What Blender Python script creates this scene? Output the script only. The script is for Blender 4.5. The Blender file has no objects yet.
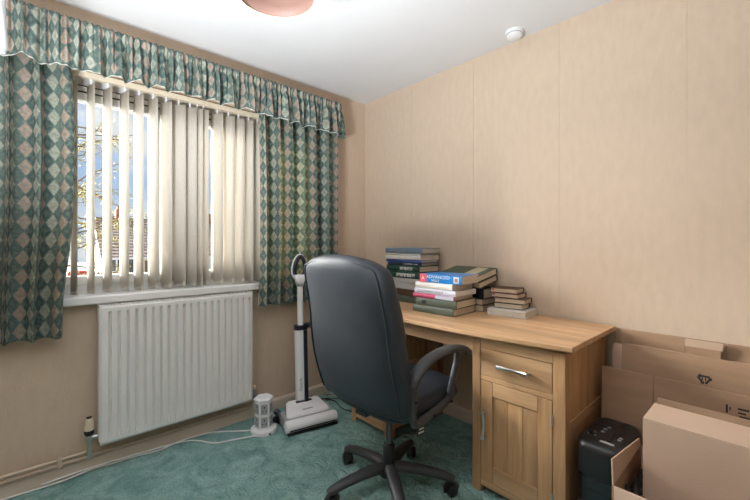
import bpy, bmesh, math, random
from mathutils import Vector, Matrix, noise as mnoise
R = math.radians
random.seed(7)
scene = bpy.context.scene
col = scene.collection

# ------------------------------------------------------------------ camera
cam_d = bpy.data.cameras.new('camera')
cam = bpy.data.objects.new('camera', cam_d); col.objects.link(cam)
cam.location = (2.442, -2.123, 1.189)
cam.rotation_euler = (R(90), 0, math.atan2(403, 370))
cam_d.sensor_width = 36.0
cam_d.lens = 370 / 750 * 36.0
cam_d.shift_y = -7 / 750
cam_d.clip_start = 0.02
scene.camera = cam

# ------------------------------------------------------------------ sky
world = bpy.data.worlds.new('sky'); scene.world = world
world.use_nodes = True
nt = world.node_tree; nt.nodes.clear()
wo = nt.nodes.new('ShaderNodeOutputWorld'); bg = nt.nodes.new('ShaderNodeBackground')
tc = nt.nodes.new('ShaderNodeTexCoord'); sep = nt.nodes.new('ShaderNodeSeparateXYZ')
gr = nt.nodes.new('ShaderNodeValToRGB')
gr.color_ramp.elements[0].position = 0.0; gr.color_ramp.elements[0].color = (.62, .78, 1.0, 1)
gr.color_ramp.elements[1].position = 0.55; gr.color_ramp.elements[1].color = (.20, .42, .95, 1)
mp = nt.nodes.new('ShaderNodeMapping'); mp.inputs['Scale'].default_value = (2.0, 2.0, 5.0)
cl = nt.nodes.new('ShaderNodeTexNoise'); cl.inputs['Scale'].default_value = 2.2; cl.inputs['Detail'].default_value = 6
cr = nt.nodes.new('ShaderNodeValToRGB')
cr.color_ramp.elements[0].position = .44; cr.color_ramp.elements[1].position = .62
mx = nt.nodes.new('ShaderNodeMix'); mx.data_type = 'RGBA'
mx.inputs['B'].default_value = (.95, .97, 1.0, 1)
L = nt.links.new
L(tc.outputs['Generated'], sep.inputs[0]); L(sep.outputs['Z'], gr.inputs[0])
L(tc.outputs['Generated'], mp.inputs[0]); L(mp.outputs[0], cl.inputs['Vector']); L(cl.outputs['Fac'], cr.inputs[0])
L(cr.outputs[0], mx.inputs['Factor']); L(gr.outputs[0], mx.inputs['A']); L(mx.outputs['Result'], bg.inputs['Color'])
bg.inputs['Strength'].default_value = 0.72
L(bg.outputs[0], wo.inputs[0])

# ------------------------------------------------------------------ sun and large lights
sd = bpy.data.lights.new('sun', 'SUN'); so = bpy.data.objects.new('sun', sd); col.objects.link(so)
sd.energy = 50.0; sd.angle = R(50); sd.color = (1.0, .97, .93)
sun_dir = Vector((math.cos(R(26)) * math.cos(R(40)), math.cos(R(26)) * math.sin(R(40)), -math.sin(R(26))))
so.rotation_euler = sun_dir.to_track_quat('-Z', 'Y').to_euler()
# soft fill added out of view, aimed at the ceiling; no lamp stands there
ad = bpy.data.lights.new('ceiling_fill', 'AREA'); ao = bpy.data.objects.new('ceiling_fill', ad); col.objects.link(ao)
ad.shape = 'DISK'; ad.size = .5; ad.energy = 55; ad.color = (.91, .96, 1.0); ad.spread = R(130)
ao.location = (1.70, -2.58, .95)
ao.rotation_euler = Vector((-.22, .45, 1.0)).to_track_quat('-Z', 'Y').to_euler()

vs = scene.view_settings
vs.view_transform = 'Standard'; vs.look = 'None'; vs.gamma = 1.0; vs.use_curve_mapping = False
vs.exposure = 0.3

# ------------------------------------------------------------------ helpers
def tag(o, label=None, cat=None, group=None, kind=None):
    if label: o['label'] = label
    if cat: o['category'] = cat
    if group: o['group'] = group
    if kind: o['kind'] = kind
    return o

def empty(name, loc=(0, 0, 0), rz=0, label=None, cat=None, group=None, kind=None):
    o = bpy.data.objects.new(name, None); col.objects.link(o)
    o.location = loc; o.rotation_euler = (0, 0, rz)
    o.empty_display_size = .05
    return tag(o, label, cat, group, kind)

class MB:
    def __init__(s): s.v = []; s.f = []; s.uv = []; s.hasuv = False
    def add(s, vs, fs, uvs=None):
        b = len(s.v); s.v += [tuple(p) for p in vs]; s.f += [tuple(i + b for i in f) for f in fs]
        if uvs: s.hasuv = True; s.uv += uvs
        else: s.uv += [(0, 0)] * len(vs)
        return s
    def box(s, x0, x1, y0, y1, z0, z1, m=None):
        p = [Vector((x, y, z)) for z in (z0, z1) for y in (y0, y1) for x in (x0, x1)]
        if m is not None: p = [m @ q for q in p]
        return s.add(p, [(0, 2, 3, 1), (4, 5, 7, 6), (0, 1, 5, 4), (2, 6, 7, 3), (0, 4, 6, 2), (1, 3, 7, 5)])
    def cyl(s, a, b, r0, r1=None, n=16, cap=True):
        r1 = r0 if r1 is None else r1
        return s.tube([a, b], [r0, r1], n, cap)
    def tube(s, path, r, n=10, cap=True, b=None, up=None, closed=False):
        """sweep an ellipse (r across, b along up) along path"""
        path = [Vector(p) for p in path]; N = len(path)
        rs = r if isinstance(r, (list, tuple)) else [r] * N
        bs = rs if b is None else (b if isinstance(b, (list, tuple)) else [b] * N)
        vs = []; prev = None
        for i, p in enumerate(path):
            if closed: t = path[(i + 1) % N] - path[i - 1]
            else: t = path[min(i + 1, N - 1)] - path[max(i - 1, 0)]
            t.normalize()
            if up is not None: u = Vector(up)
            elif prev is not None: u = prev
            else: u = Vector((0, 0, 1)) if abs(t.z) < .9 else Vector((1, 0, 0))
            u = u - t * u.dot(t)
            if u.length < 1e-6: u = t.orthogonal()
            u.normalize(); prev = u; w = t.cross(u)
            for k in range(n):
                a = 2 * math.pi * k / n
                vs.append(p + w * math.cos(a) * rs[i] + u * math.sin(a) * bs[i])
        fs = []
        for i in range(N if closed else N - 1):
            j = (i + 1) % N
            for k in range(n):
                k2 = (k + 1) % n
                fs.append((i * n + k, i * n + k2, j * n + k2, j * n + k))
        if cap and not closed:
            fs.append(tuple(range(n))[::-1]); fs.append(tuple((N - 1) * n + k for k in range(n)))
        return s.add(vs, fs)
    def lathe(s, prof, n=24, c=(0, 0, 0), m=None, cap=True):
        vs = []; fs = []
        for (r, z) in prof:
            for k in range(n):
                a = 2 * math.pi * k / n
                q = Vector((r * math.cos(a), r * math.sin(a), z))
                if m is not None: q = m @ q
                vs.append(q + Vector(c))
        for i in range(len(prof) - 1):
            for k in range(n):
                k2 = (k + 1) % n
                fs.append((i * n + k, i * n + k2, (i + 1) * n + k2, (i + 1) * n + k))
        if cap:
            fs.append(tuple(range(n))[::-1]); fs.append(tuple((len(prof) - 1) * n + k for k in range(n)))
        return s.add(vs, fs)
    def loft(s, rings, cap=True):
        n = len(rings[0]); vs = [p for r in rings for p in r]; fs = []
        for i in range(len(rings) - 1):
            for k in range(n):
                k2 = (k + 1) % n
                fs.append((i * n + k, i * n + k2, (i + 1) * n + k2, (i + 1) * n + k))
        if cap:
            fs.append(tuple(range(n))[::-1]); fs.append(tuple((len(rings) - 1) * n + k for k in range(n)))
        return s.add(vs, fs)
    def prism(s, pts, a, b, axis='z', m=None):
        """polygon pts (2D) extruded from a to b along axis"""
        def mk(p, h):
            q = Vector({'z': (p[0], p[1], h), 'y': (p[0], h, p[1]), 'x': (h, p[0], p[1])}[axis])
            return m @ q if m is not None else q
        n = len(pts)
        vs = [mk(p, a) for p in pts] + [mk(p, b) for p in pts]
        fs = [tuple(range(n))[::-1], tuple(range(n, 2 * n))] + [(i, (i + 1) % n, n + (i + 1) % n, n + i) for i in range(n)]
        return s.add(vs, fs)
    def grid(s, fn, nu, nv, uvfn=None):
        vs = []; uv = []
        for j in range(nv + 1):
            for i in range(nu + 1):
                u = i / nu; v = j / nv
                vs.append(fn(u, v)); uv.append(uvfn(u, v) if uvfn else (u, v))
        fs = [(j * (nu + 1) + i, j * (nu + 1) + i + 1, (j + 1) * (nu + 1) + i + 1, (j + 1) * (nu + 1) + i) for j in range(nv) for i in range(nu)]
        return s.add(vs, fs, uv)
    def build(s, name, mat, parent=None, bevel=0, seg=2, smooth=False, loc=None, rot=None, solid=0, sub=0, autosm=None):
        me = bpy.data.meshes.new(name); me.from_pydata(s.v, [], s.f); me.update()
        if s.hasuv:
            ul = me.uv_layers.new(name='UVMap')
            for lp in me.loops: ul.data[lp.index].uv = s.uv[lp.vertex_index]
        bm = bmesh.new(); bm.from_mesh(me); bmesh.ops.recalc_face_normals(bm, faces=bm.faces)
        if bevel:
            es = [e for e in bm.edges if len(e.link_faces) == 2 and e.calc_face_angle(0) > .6]
            bmesh.ops.bevel(bm, geom=es, offset=bevel, segments=seg, profile=.5, affect='EDGES', clamp_overlap=True)
        for f in bm.faces: f.smooth = smooth
        bm.to_mesh(me); bm.free()
        if smooth and autosm is not None:
            try: me.set_sharp_from_angle(angle=R(autosm))
            except Exception: pass
        o = bpy.data.objects.new(name, me); col.objects.link(o)
        me.materials.append(mat)
        if parent is not None: o.parent = parent
        if loc is not None: o.location = loc
        if rot is not None: o.rotation_euler = rot
        if solid:
            m = o.modifiers.new('solid', 'SOLIDIFY'); m.thickness = solid; m.offset = 0
        if sub:
            m = o.modifiers.new('sub', 'SUBSURF'); m.levels = sub; m.render_levels = sub
        return o

def copy_tree(o, parent=None):
    c = o.copy(); col.objects.link(c); c.parent = parent
    for ch in list(o.children): copy_tree(ch, c)
    return c

def text_part(s, size, mat, parent, loc, rot, name='lettering', depth=.0004, sx=1.0):
    cu = bpy.data.curves.new(name, 'FONT'); cu.body = s; cu.size = size; cu.extrude = depth
    cu.align_x = 'CENTER'; cu.align_y = 'CENTER'; cu.resolution_u = 2
    t = bpy.data.objects.new('tmp', cu); col.objects.link(t)
    dg = bpy.context.evaluated_depsgraph_get()
    me = bpy.data.meshes.new_from_object(t.evaluated_get(dg)); me.name = name
    bpy.data.objects.remove(t); bpy.data.curves.remove(cu)
    me.materials.clear(); me.materials.append(mat)
    o = bpy.data.objects.new(name, me); col.objects.link(o); o.parent = parent
    o.location = loc; o.rotation_euler = rot; o.scale = (sx, 1, 1)
    return o

# ------------------------------------------------------------------ materials
def new_mat(name):
    m = bpy.data.materials.new(name); m.use_nodes = True
    n = m.node_tree.nodes; n.clear()
    out = n.new('ShaderNodeOutputMaterial'); b = n.new('ShaderNodeBsdfPrincipled')
    m.node_tree.links.new(b.outputs[0], out.inputs[0])
    return m, m.node_tree, b, out

def mat(name, c, rough=.6, metal=0, var=.08, scale=12, bump=0, bscale=80, stretch=(1, 1, 1), spec=.5, coord='Object'):
    m, t, b, out = new_mat(name)
    b.inputs['Roughness'].default_value = rough; b.inputs['Metallic'].default_value = metal
    b.inputs['Specular IOR Level'].default_value = spec
    co = t.nodes.new('ShaderNodeTexCoord'); ma = t.nodes.new('ShaderNodeMapping'); ma.inputs['Scale'].default_value = stretch
    t.links.new(co.outputs[coord], ma.inputs[0])
    nz = t.nodes.new('ShaderNodeTexNoise'); nz.inputs['Scale'].default_value = scale; nz.inputs['Detail'].default_value = 4
    t.links.new(ma.outputs[0], nz.inputs['Vector'])
    rp = t.nodes.new('ShaderNodeValToRGB')
    rp.color_ramp.elements[0].position = .3; rp.color_ramp.elements[1].position = .7
    rp.color_ramp.elements[0].color = tuple(max(0, x * (1 - var)) for x in c) + (1,)
    rp.color_ramp.elements[1].color = tuple(min(1, x * (1 + var)) for x in c) + (1,)
    t.links.new(nz.outputs['Fac'], rp.inputs[0]); t.links.new(rp.outputs[0], b.inputs['Base Color'])
    if bump:
        n2 = t.nodes.new('ShaderNodeTexNoise'); n2.inputs['Scale'].default_value = bscale; n2.inputs['Detail'].default_value = 3
        t.links.new(ma.outputs[0], n2.inputs['Vector'])
        bp = t.nodes.new('ShaderNodeBump'); bp.inputs['Strength'].default_value = bump; bp.inputs['Distance'].default_value = .01
        t.links.new(n2.outputs['Fac'], bp.inputs['Height']); t.links.new(bp.outputs[0], b.inputs['Normal'])
    return m

def wood(name, c0, c1, axis='x', rough=.42):
    m, t, b, out = new_mat(name)
    b.inputs['Roughness'].default_value = rough
    co = t.nodes.new('ShaderNodeTexCoord'); oi = t.nodes.new('ShaderNodeObjectInfo')
    ma = t.nodes.new('ShaderNodeMapping')
    sc = {'x': (1.2, 14, 14), 'y': (14, 1.2, 14), 'z': (14, 14, 1.2)}[axis]
    ma.inputs['Scale'].default_value = sc
    ad_ = t.nodes.new('ShaderNodeVectorMath'); ad_.operation = 'ADD'
    ml = t.nodes.new('ShaderNodeMath'); ml.operation = 'MULTIPLY'; ml.inputs[1].default_value = 37.0
    t.links.new(oi.outputs['Random'], ml.inputs[0])
    t.links.new(co.outputs['Object'], ma.inputs[0]); t.links.new(ma.outputs[0], ad_.inputs[0]); t.links.new(ml.outputs[0], ad_.inputs[1])
    nz = t.nodes.new('ShaderNodeTexNoise'); nz.inputs['Scale'].default_value = 1.6; nz.inputs['Detail'].default_value = 8; nz.inputs['Roughness'].default_value = .62; nz.inputs['Distortion'].default_value = .6
    t.links.new(ad_.outputs[0], nz.inputs['Vector'])
    rp = t.nodes.new('ShaderNodeValToRGB')
    rp.color_ramp.elements[0].position = .3; rp.color_ramp.elements[1].position = .68
    rp.color_ramp.elements[0].color = c0 + (1,); rp.color_ramp.elements[1].color = c1 + (1,)
    t.links.new(nz.outputs['Fac'], rp.inputs[0])
    hv = t.nodes.new('ShaderNodeHueSaturation')
    mr = t.nodes.new('ShaderNodeMapRange'); mr.inputs[3].default_value = .86; mr.inputs[4].default_value = 1.12
    t.links.new(oi.outputs['Random'], mr.inputs[0]); t.links.new(mr.outputs[0], hv.inputs['Value'])
    t.links.new(rp.outputs[0], hv.inputs['Color']); t.links.new(hv.outputs[0], b.inputs['Base Color'])
    bp = t.nodes.new('ShaderNodeBump'); bp.inputs['Strength'].default_value = .12; bp.inputs['Distance'].default_value = .004
    t.links.new(nz.outputs['Fac'], bp.inputs['Height']); t.links.new(bp.outputs[0], b.inputs['Normal'])
    return m

def translucent(m, fac, c=None):
    """turn a principled material into a partly translucent cloth"""
    t = m.node_tree; out = [n for n in t.nodes if n.type == 'OUTPUT_MATERIAL'][0]
    b = [n for n in t.nodes if n.type == 'BSDF_PRINCIPLED'][0]
    tr = t.nodes.new('ShaderNodeBsdfTranslucent'); mxs = t.nodes.new('ShaderNodeMixShader'); mxs.inputs[0].default_value = fac
    src = b.inputs['Base Color'].links[0].from_socket
    if c:
        mm = t.nodes.new('ShaderNodeMix'); mm.data_type = 'RGBA'; mm.blend_type = 'MULTIPLY'; mm.inputs['Factor'].default_value = 1
        mm.inputs['B'].default_value = c + (1,); t.links.new(src, mm.inputs['A']); src = mm.outputs['Result']
    t.links.new(src, tr.inputs['Color'])
    t.links.new(b.outputs[0], mxs.inputs[1]); t.links.new(tr.outputs[0], mxs.inputs[2]); t.links.new(mxs.outputs[0], out.inputs[0])
    return m

def diamond_cloth(name, cells=(.066, .085)):
    """green and cream cloth woven with columns of diamonds and small leaf motifs (needs uv in metres)"""
    m, t, b, out = new_mat(name); N = t.nodes.new; K = t.links.new
    b.inputs['Roughness'].default_value = .85; b.inputs['Specular IOR Level'].default_value = .2
    uv = N('ShaderNodeUVMap'); uv.uv_map = 'UVMap'
    sp = N('ShaderNodeSeparateXYZ'); K(uv.outputs[0], sp.inputs[0])
    def M(op, a, bb=None):
        n = N('ShaderNodeMath'); n.operation = op
        for i, x in enumerate((a, bb)):
            if x is None: continue
            if isinstance(x, (int, float)): n.inputs[i].default_value = x
            else: K(x, n.inputs[i])
        return n.outputs[0]
    p0 = M('DIVIDE', sp.outputs[0], cells[0]); q0 = M('DIVIDE', sp.outputs[1], cells[1])
    p = M('ADD', p0, q0); q = M('SUBTRACT', p0, q0)
    fp = M('FLOORED_MODULO', p, 2); fq = M('FLOORED_MODULO', q, 2)
    idx = M('FLOORED_MODULO', M('ADD', M('ADD', M('FLOOR', p), M('FLOOR', q)), .5), 4)
    rp = N('ShaderNodeValToRGB'); rp.color_ramp.interpolation = 'CONSTANT'
    e = rp.color_ramp.elements
    e[0].position = 0; e[0].color = (.075, .115, .110, 1)
    e[1].position = .24; e[1].color = (.34, .35, .29, 1)
    x = e.new(.49); x.color = (.12, .165, .15, 1)
    x = e.new(.74); x.color = (.36, .275, .225, 1)
    K(M('DIVIDE', M('FLOOR', idx), 4), rp.inputs[0])
    # distance to the centre of the diamond cell -> outline and motif
    cp = M('ABSOLUTE', M('SUBTRACT', M('FRACT', fp), .5)); cq = M('ABSOLUTE', M('SUBTRACT', M('FRACT', fq), .5))
    dmax = M('MAXIMUM', cp, cq)
    edge = M('GREATER_THAN', dmax, .44); core = M('LESS_THAN', dmax, .20)
    nz = N('ShaderNodeTexNoise'); nz.inputs['Scale'].default_value = 70; nz.inputs['Detail'].default_value = 2; K(uv.outputs[0], nz.inputs['Vector'])
    vo = N('ShaderNodeTexNoise'); vo.inputs['Scale'].default_value = 38; vo.inputs['Detail'].default_value = 3; K(uv.outputs[0], vo.inputs['Vector'])
    leaf = M('MAXIMUM', M('GREATER_THAN', vo.outputs['Fac'], .57), M('MULTIPLY', core, .8))
    m1 = N('ShaderNodeMix'); m1.data_type = 'RGBA'; K(M('MULTIPLY', edge, .75), m1.inputs['Factor']); K(rp.outputs[0], m1.inputs['A']); m1.inputs['B'].default_value = (.10, .155, .145, 1)
    m2 = N('ShaderNodeMix'); m2.data_type = 'RGBA'; K(M('MULTIPLY', leaf, .45), m2.inputs['Factor']); K(m1.outputs['Result'], m2.inputs['A']); m2.inputs['B'].default_value = (.20, .24, .19, 1)
    m3 = N('ShaderNodeMix'); m3.data_type = 'RGBA'; m3.blend_type = 'MULTIPLY'; m3.inputs['Factor'].default_value = .5; K(m2.outputs['Result'], m3.inputs['A'])
    r3 = N('ShaderNodeValToRGB'); r3.color_ramp.elements[0].position = .3; r3.color_ramp.elements[1].position = .7
    r3.color_ramp.elements[0].color = (.55, .55, .55, 1); r3.color_ramp.elements[1].color = (1.3, 1.3, 1.3, 1)
    K(nz.outputs['Fac'], r3.inputs[0]); K(r3.outputs[0], m3.inputs['B']); K(m3.outputs['Result'], b.inputs['Base Color'])
    return m

M = {}
M['wallpaper'] = mat('beige_wallpaper', (.60, .475, .365), .8, var=.035, scale=34, bump=.12, bscale=220, stretch=(1, 1, .35), spec=.2)
M['plaster'] = mat('beige_plaster', (.60, .475, .365), .8, var=.04, scale=5, spec=.2)
M['ceiling'] = mat('white_ceiling', (.72, .72, .73), .85, var=.015, scale=4, spec=.2)
M['upvc'] = mat('white_upvc', (.80, .80, .80), .35, var=.02)
M['skirt'] = mat('cream_gloss_paint', (.62, .52, .43), .35, var=.04, scale=6)
M['radiator'] = mat('white_radiator_enamel', (.78, .77, .76), .35, var=.02)
M['pipe'] = mat('beige_painted_pipe', (.58, .46, .36), .4, var=.06)
M['white_pl'] = mat('white_plastic', (.80, .80, .82), .35, var=.02)
M['cable_w'] = mat('white_cable', (.78, .78, .77), .45, var=.02)
M['black_pl'] = mat('black_plastic', (.012, .012, .014), .38, var=.1, bump=.05, bscale=300)
M['black_gl'] = mat('black_gloss_plastic', (.010, .011, .015), .15, var=.1)
M['chair_pl'] = mat('charcoal_plastic', (.040, .042, .047), .45, var=.1, bump=.06, bscale=400)
M['leather'] = mat('charcoal_leather', (.028, .034, .043), .50, var=.14, scale=9, bump=.14, bscale=200, spec=.33)
M['steel'] = mat('brushed_steel', (.62, .63, .65), .28, 1, var=.05, scale=40)
M['chrome'] = mat('chrome', (.75, .76, .78), .12, 1, var=.03)
M['piston'] = mat('dark_steel', (.10, .10, .105), .35, .6, var=.05)
M['cream_pl'] = mat('cream_plastic', (.72, .62, .47), .4, var=.05)
M['oak_x'] = wood('oak_grain_across', (.44, .25, .125), (.68, .43, .245), 'x')
M['oak_y'] = wood('oak_grain_deep', (.34, .19, .095), (.53, .33, .18), 'y')
M['oak_z'] = wood('oak_grain_upright', (.37, .20, .095), (.60, .36, .185), 'z')
M['gap'] = mat('dark_recess', (.05, .03, .018), .8)
M['card'] = mat('brown_cardboard', (.38, .245, .16), .8, var=.07, scale=5, bump=.10, bscale=120, stretch=(1, 1, 6), spec=.2)
M['card2'] = mat('tan_cardboard', (.60, .435, .33), .8, var=.06, scale=5, bump=.08, bscale=120, spec=.2)
M['card_edge'] = mat('cardboard_flutes', (.50, .36, .24), .9, var=.25, scale=200, spec=.1)
M['tape'] = mat('clear_parcel_tape', (.52, .38, .28), .4, var=.05)
M['ink'] = mat('black_ink', (.02, .017, .015), .7)
M['page'] = mat('cream_paper', (.62, .52, .40), .85, var=.18, scale=60, stretch=(1, 1, 14), spec=.1)
M['page_w'] = mat('white_paper', (.68, .64, .57), .85, var=.14, scale=60, stretch=(1, 1, 14), spec=.1)
M['shade'] = mat('dusky_pink_shade', (.25, .145, .115), .6, var=.05)
M['glass'] = None
gm, gt, gb, go_ = new_mat('window_glass')
gt.nodes.remove(gb)
trn = gt.nodes.new('ShaderNodeBsdfTransparent'); trn.inputs[0].default_value = (.97, .985, .98, 1)
gls = gt.nodes.new('ShaderNodeBsdfGlossy'); gls.inputs['Roughness'].default_value = .02
fr = gt.nodes.new('ShaderNodeFresnel'); fr.inputs[0].default_value = 1.45
mm = gt.nodes.new('ShaderNodeMixShader'); gt.links.new(fr.outputs[0], mm.inputs[0]); gt.links.new(trn.outputs[0], mm.inputs[1]); gt.links.new(gls.outputs[0], mm.inputs[2]); gt.links.new(mm.outputs[0], go_.inputs[0])
M['glass'] = gm
M['vane'] = translucent(mat('cream_blind_cloth', (.77, .72, .64), .85, var=.04, scale=120, bump=.05, bscale=300, spec=.1), .30)
M['curtain'] = translucent(diamond_cloth('green_diamond_curtain_cloth'), .12, (2.1, 1.75, .6))
M['valance'] = diamond_cloth('green_diamond_valance_cloth', (.075, .09))
M['lining'] = mat('white_lining', (.70, .68, .62), .85, var=.04)

# carpet: teal pile with embossed scrolls
cm, ct, cb, co_ = new_mat('teal_carpet')
cb.inputs['Roughness'].default_value = .95; cb.inputs['Specular IOR Level'].default_value = .1
cc = ct.nodes.new('ShaderNodeTexCoord')
n1 = ct.nodes.new('ShaderNodeTexNoise'); n1.inputs['Scale'].default_value = 8; n1.inputs['Detail'].default_value = 5; n1.inputs['Distortion'].default_value = 1.2
n2 = ct.nodes.new('ShaderNodeTexNoise'); n2.inputs['Scale'].default_value = 110; n2.inputs['Detail'].default_value = 3
vo = ct.nodes.new('ShaderNodeTexVoronoi'); vo.feature = 'DISTANCE_TO_EDGE'; vo.inputs['Scale'].default_value = 11
dm = ct.nodes.new('ShaderNodeVectorMath'); dm.operation = 'ADD'
nd = ct.nodes.new('ShaderNodeTexNoise'); nd.inputs['Scale'].default_value = 7
sc_ = ct.nodes.new('ShaderNodeVectorMath'); sc_.operation = 'SCALE'; sc_.inputs['Scale'].default_value = .34
K = ct.links.new
for n in (n1, n2, nd): K(cc.outputs['Object'], n.inputs['Vector'])
K(nd.outputs['Color'], sc_.inputs[0]); K(cc.outputs['Object'], dm.inputs[0]); K(sc_.outputs[0], dm.inputs[1]); K(dm.outputs[0], vo.inputs['Vector'])
rp = ct.nodes.new('ShaderNodeValToRGB'); rp.color_ramp.elements[0].position = .25; rp.color_ramp.elements[1].position = .75
rp.color_ramp.elements[0].color = (.14, .275, .255, 1); rp.color_ramp.elements[1].color = (.36, .56, .53, 1)
K(n1.outputs['Fac'], rp.inputs[0])
r2 = ct.nodes.new('ShaderNodeValToRGB'); r2.color_ramp.elements[0].position = .2; r2.color_ramp.elements[1].position = .8
r2.color_ramp.elements[0].color = (.62, .62, .62, 1); r2.color_ramp.elements[1].color = (1.25, 1.25, 1.25, 1); K(n2.outputs['Fac'], r2.inputs[0])
mu = ct.nodes.new('ShaderNodeMix'); mu.data_type = 'RGBA'; mu.blend_type = 'MULTIPLY'; mu.inputs['Factor'].default_value = .8
K(rp.outputs[0], mu.inputs['A']); K(r2.outputs[0], mu.inputs['B']); K(mu.outputs['Result'], cb.inputs['Base Color'])
rv = ct.nodes.new('ShaderNodeValToRGB'); rv.color_ramp.elements[0].position = 0; rv.color_ramp.elements[1].position = .22
K(vo.outputs['Distance'], rv.inputs[0])
ah = ct.nodes.new('ShaderNodeMath'); ah.operation = 'MULTIPLY_ADD'; ah.inputs[1].default_value = 1.3
K(n2.outputs['Fac'], ah.inputs[0]); K(rv.outputs[0], ah.inputs[2])
bp = ct.nodes.new('ShaderNodeBump'); bp.inputs['Strength'].default_value = .75; bp.inputs['Distance'].default_value = .010
K(ah.outputs[0], bp.inputs['Height']); K(bp.outputs[0], cb.inputs['Normal'])
M['carpet'] = cm

# ================================================================== THE ROOM
X1, Y1, ZC = 3.25, -2.95, 2.40
WY0, WY1, WZ0, WZ1 = -2.13, -.62, .90, 2.10            # window opening

def struct(o): o['kind'] = 'structure'; return o
struct(MB().box(-.02, X1 + .1, Y1 - .9, .1, -.10, 0).build('floor', M['carpet']))
struct(MB().box(-.3, X1 + .1, Y1 - .9, .1, ZC, ZC + .1).build('ceiling', M['ceiling']))
wl = MB()
wl.box(-.28, 0, Y1 - .9, WY0, 0, ZC); wl.box(-.28, 0, WY1, .1, 0, ZC)
wl.box(-.28, 0, WY0, WY1, 0, WZ0); wl.box(-.28, 0, WY0, WY1, WZ1, ZC)
struct(wl.build('wall_left', M['wallpaper']))
wr = struct(MB().box(-.28, X1 + .1, .002, .12, 0, ZC).build('wall_right', M['plaster']))
seams = [0.001, .545, 1.0875, 1.628, 2.170, 2.712, X1]
for a, b in zip(seams, seams[1:]):
    MB().box(a + .0005, b - .0005, 0, .0022, 0, ZC).build('wallpaper_strip', M['wallpaper'], wr)
struct(MB().box(X1, X1 + .1, Y1 - .9, 0, 0, ZC).build('wall_back', M['plaster']))
struct(MB().box(0, X1, Y1 - .1, Y1, 0, ZC).build('wall_front', M['plaster']))

# skirting boards
def skirt(y0, y1): 
    return [(0, 0), (.020, 0), (.020, .062), (.012, .074), (0, .078)]
struct(MB().prism([(x, z) for x, z in skirt(0, 0)], Y1, 0, 'y').build('baseboard_left', M['skirt']))
struct(MB().prism([(-x, z) for x, z in skirt(0, 0)], 0, X1, 'x').build('baseboard_right', M['skirt']))

# window
win = struct(empty('window_1', (-.14, 0, 0)))
def wbox(name, y0, y1, z0, z1, x0=-.035, x1=.035, m='upvc', bev=.006):
    return MB().box(x0, x1, y0, y1, z0, z1).build(name, M[m], win, bevel=bev)
wbox('frame_rail', WY0, WY1, WZ0, WZ0 + .065); wbox('frame_rail', WY0, WY1, WZ1 - .065, WZ1)
wbox('frame_stile', WY0, WY0 + .065, WZ0 + .065, WZ1 - .065); wbox('frame_stile', WY1 - .065, WY1, WZ0 + .065, WZ1 - .065)
for y in (-1.50, -1.06):
    wbox('mullion', y - .035, y + .035, WZ0 + .065, WZ1 - .065)
bays = [(WY0 + .065, -1.535), (-1.465, -1.095), (-1.025, WY1 - .065)]
for i, (a, b) in enumerate(bays):
    z0, z1 = WZ0 + .065, WZ1 - .065
    s = MB(); t = .045
    s.box(-.02, .045, a, b, z0, z0 + t); s.box(-.02, .045, a, b, z1 - .075, z1); s.box(-.02, .045, a, a + t, z0 + t, z1 - .075); s.box(-.02, .045, b - t, b, z0 + t, z1 - .075)
    sh = s.build('sash', M['upvc'], win)
    MB().box(-.006, .006, a + t - .005, b - t + .005, z0 + t - .005, z1 - .07).build('pane', M['glass'], sh)
    MB().box(.040, .047, a + .01, b - .01, z1 + .001, z1 + .005).build('gasket', M['black_pl'], sh)
    MB().box(.045, .055, a + .02, b - .02, z1 - .035, z1 - .030).build('gasket', M['black_pl'], sh)
    h = MB(); yc = (a + b) / 2
    h.box(.045, .062, yc - .012, yc + .012, z0 + .005, z0 + .04); h.box(.055, .07, yc - .055, yc + .012, z0 + .012, z0 + .03)
    h.build('handle', M['white_pl'], sh, bevel=.003)
sl_ = MB(); sl_.box(-.10, .001, WY0 + .001, WY1 - .001, WZ0 + .001, WZ0 + .014); sl_.build('sill', M['upvc'], win, loc=(.14, 0, 0))
MB().box(.0012, .05, WY0 - .03, WY1 + .03, WZ0 - .030, WZ0 + .014).build('sill_nosing', M['upvc'], win, bevel=.008, loc=(.14, 0, 0))

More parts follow.
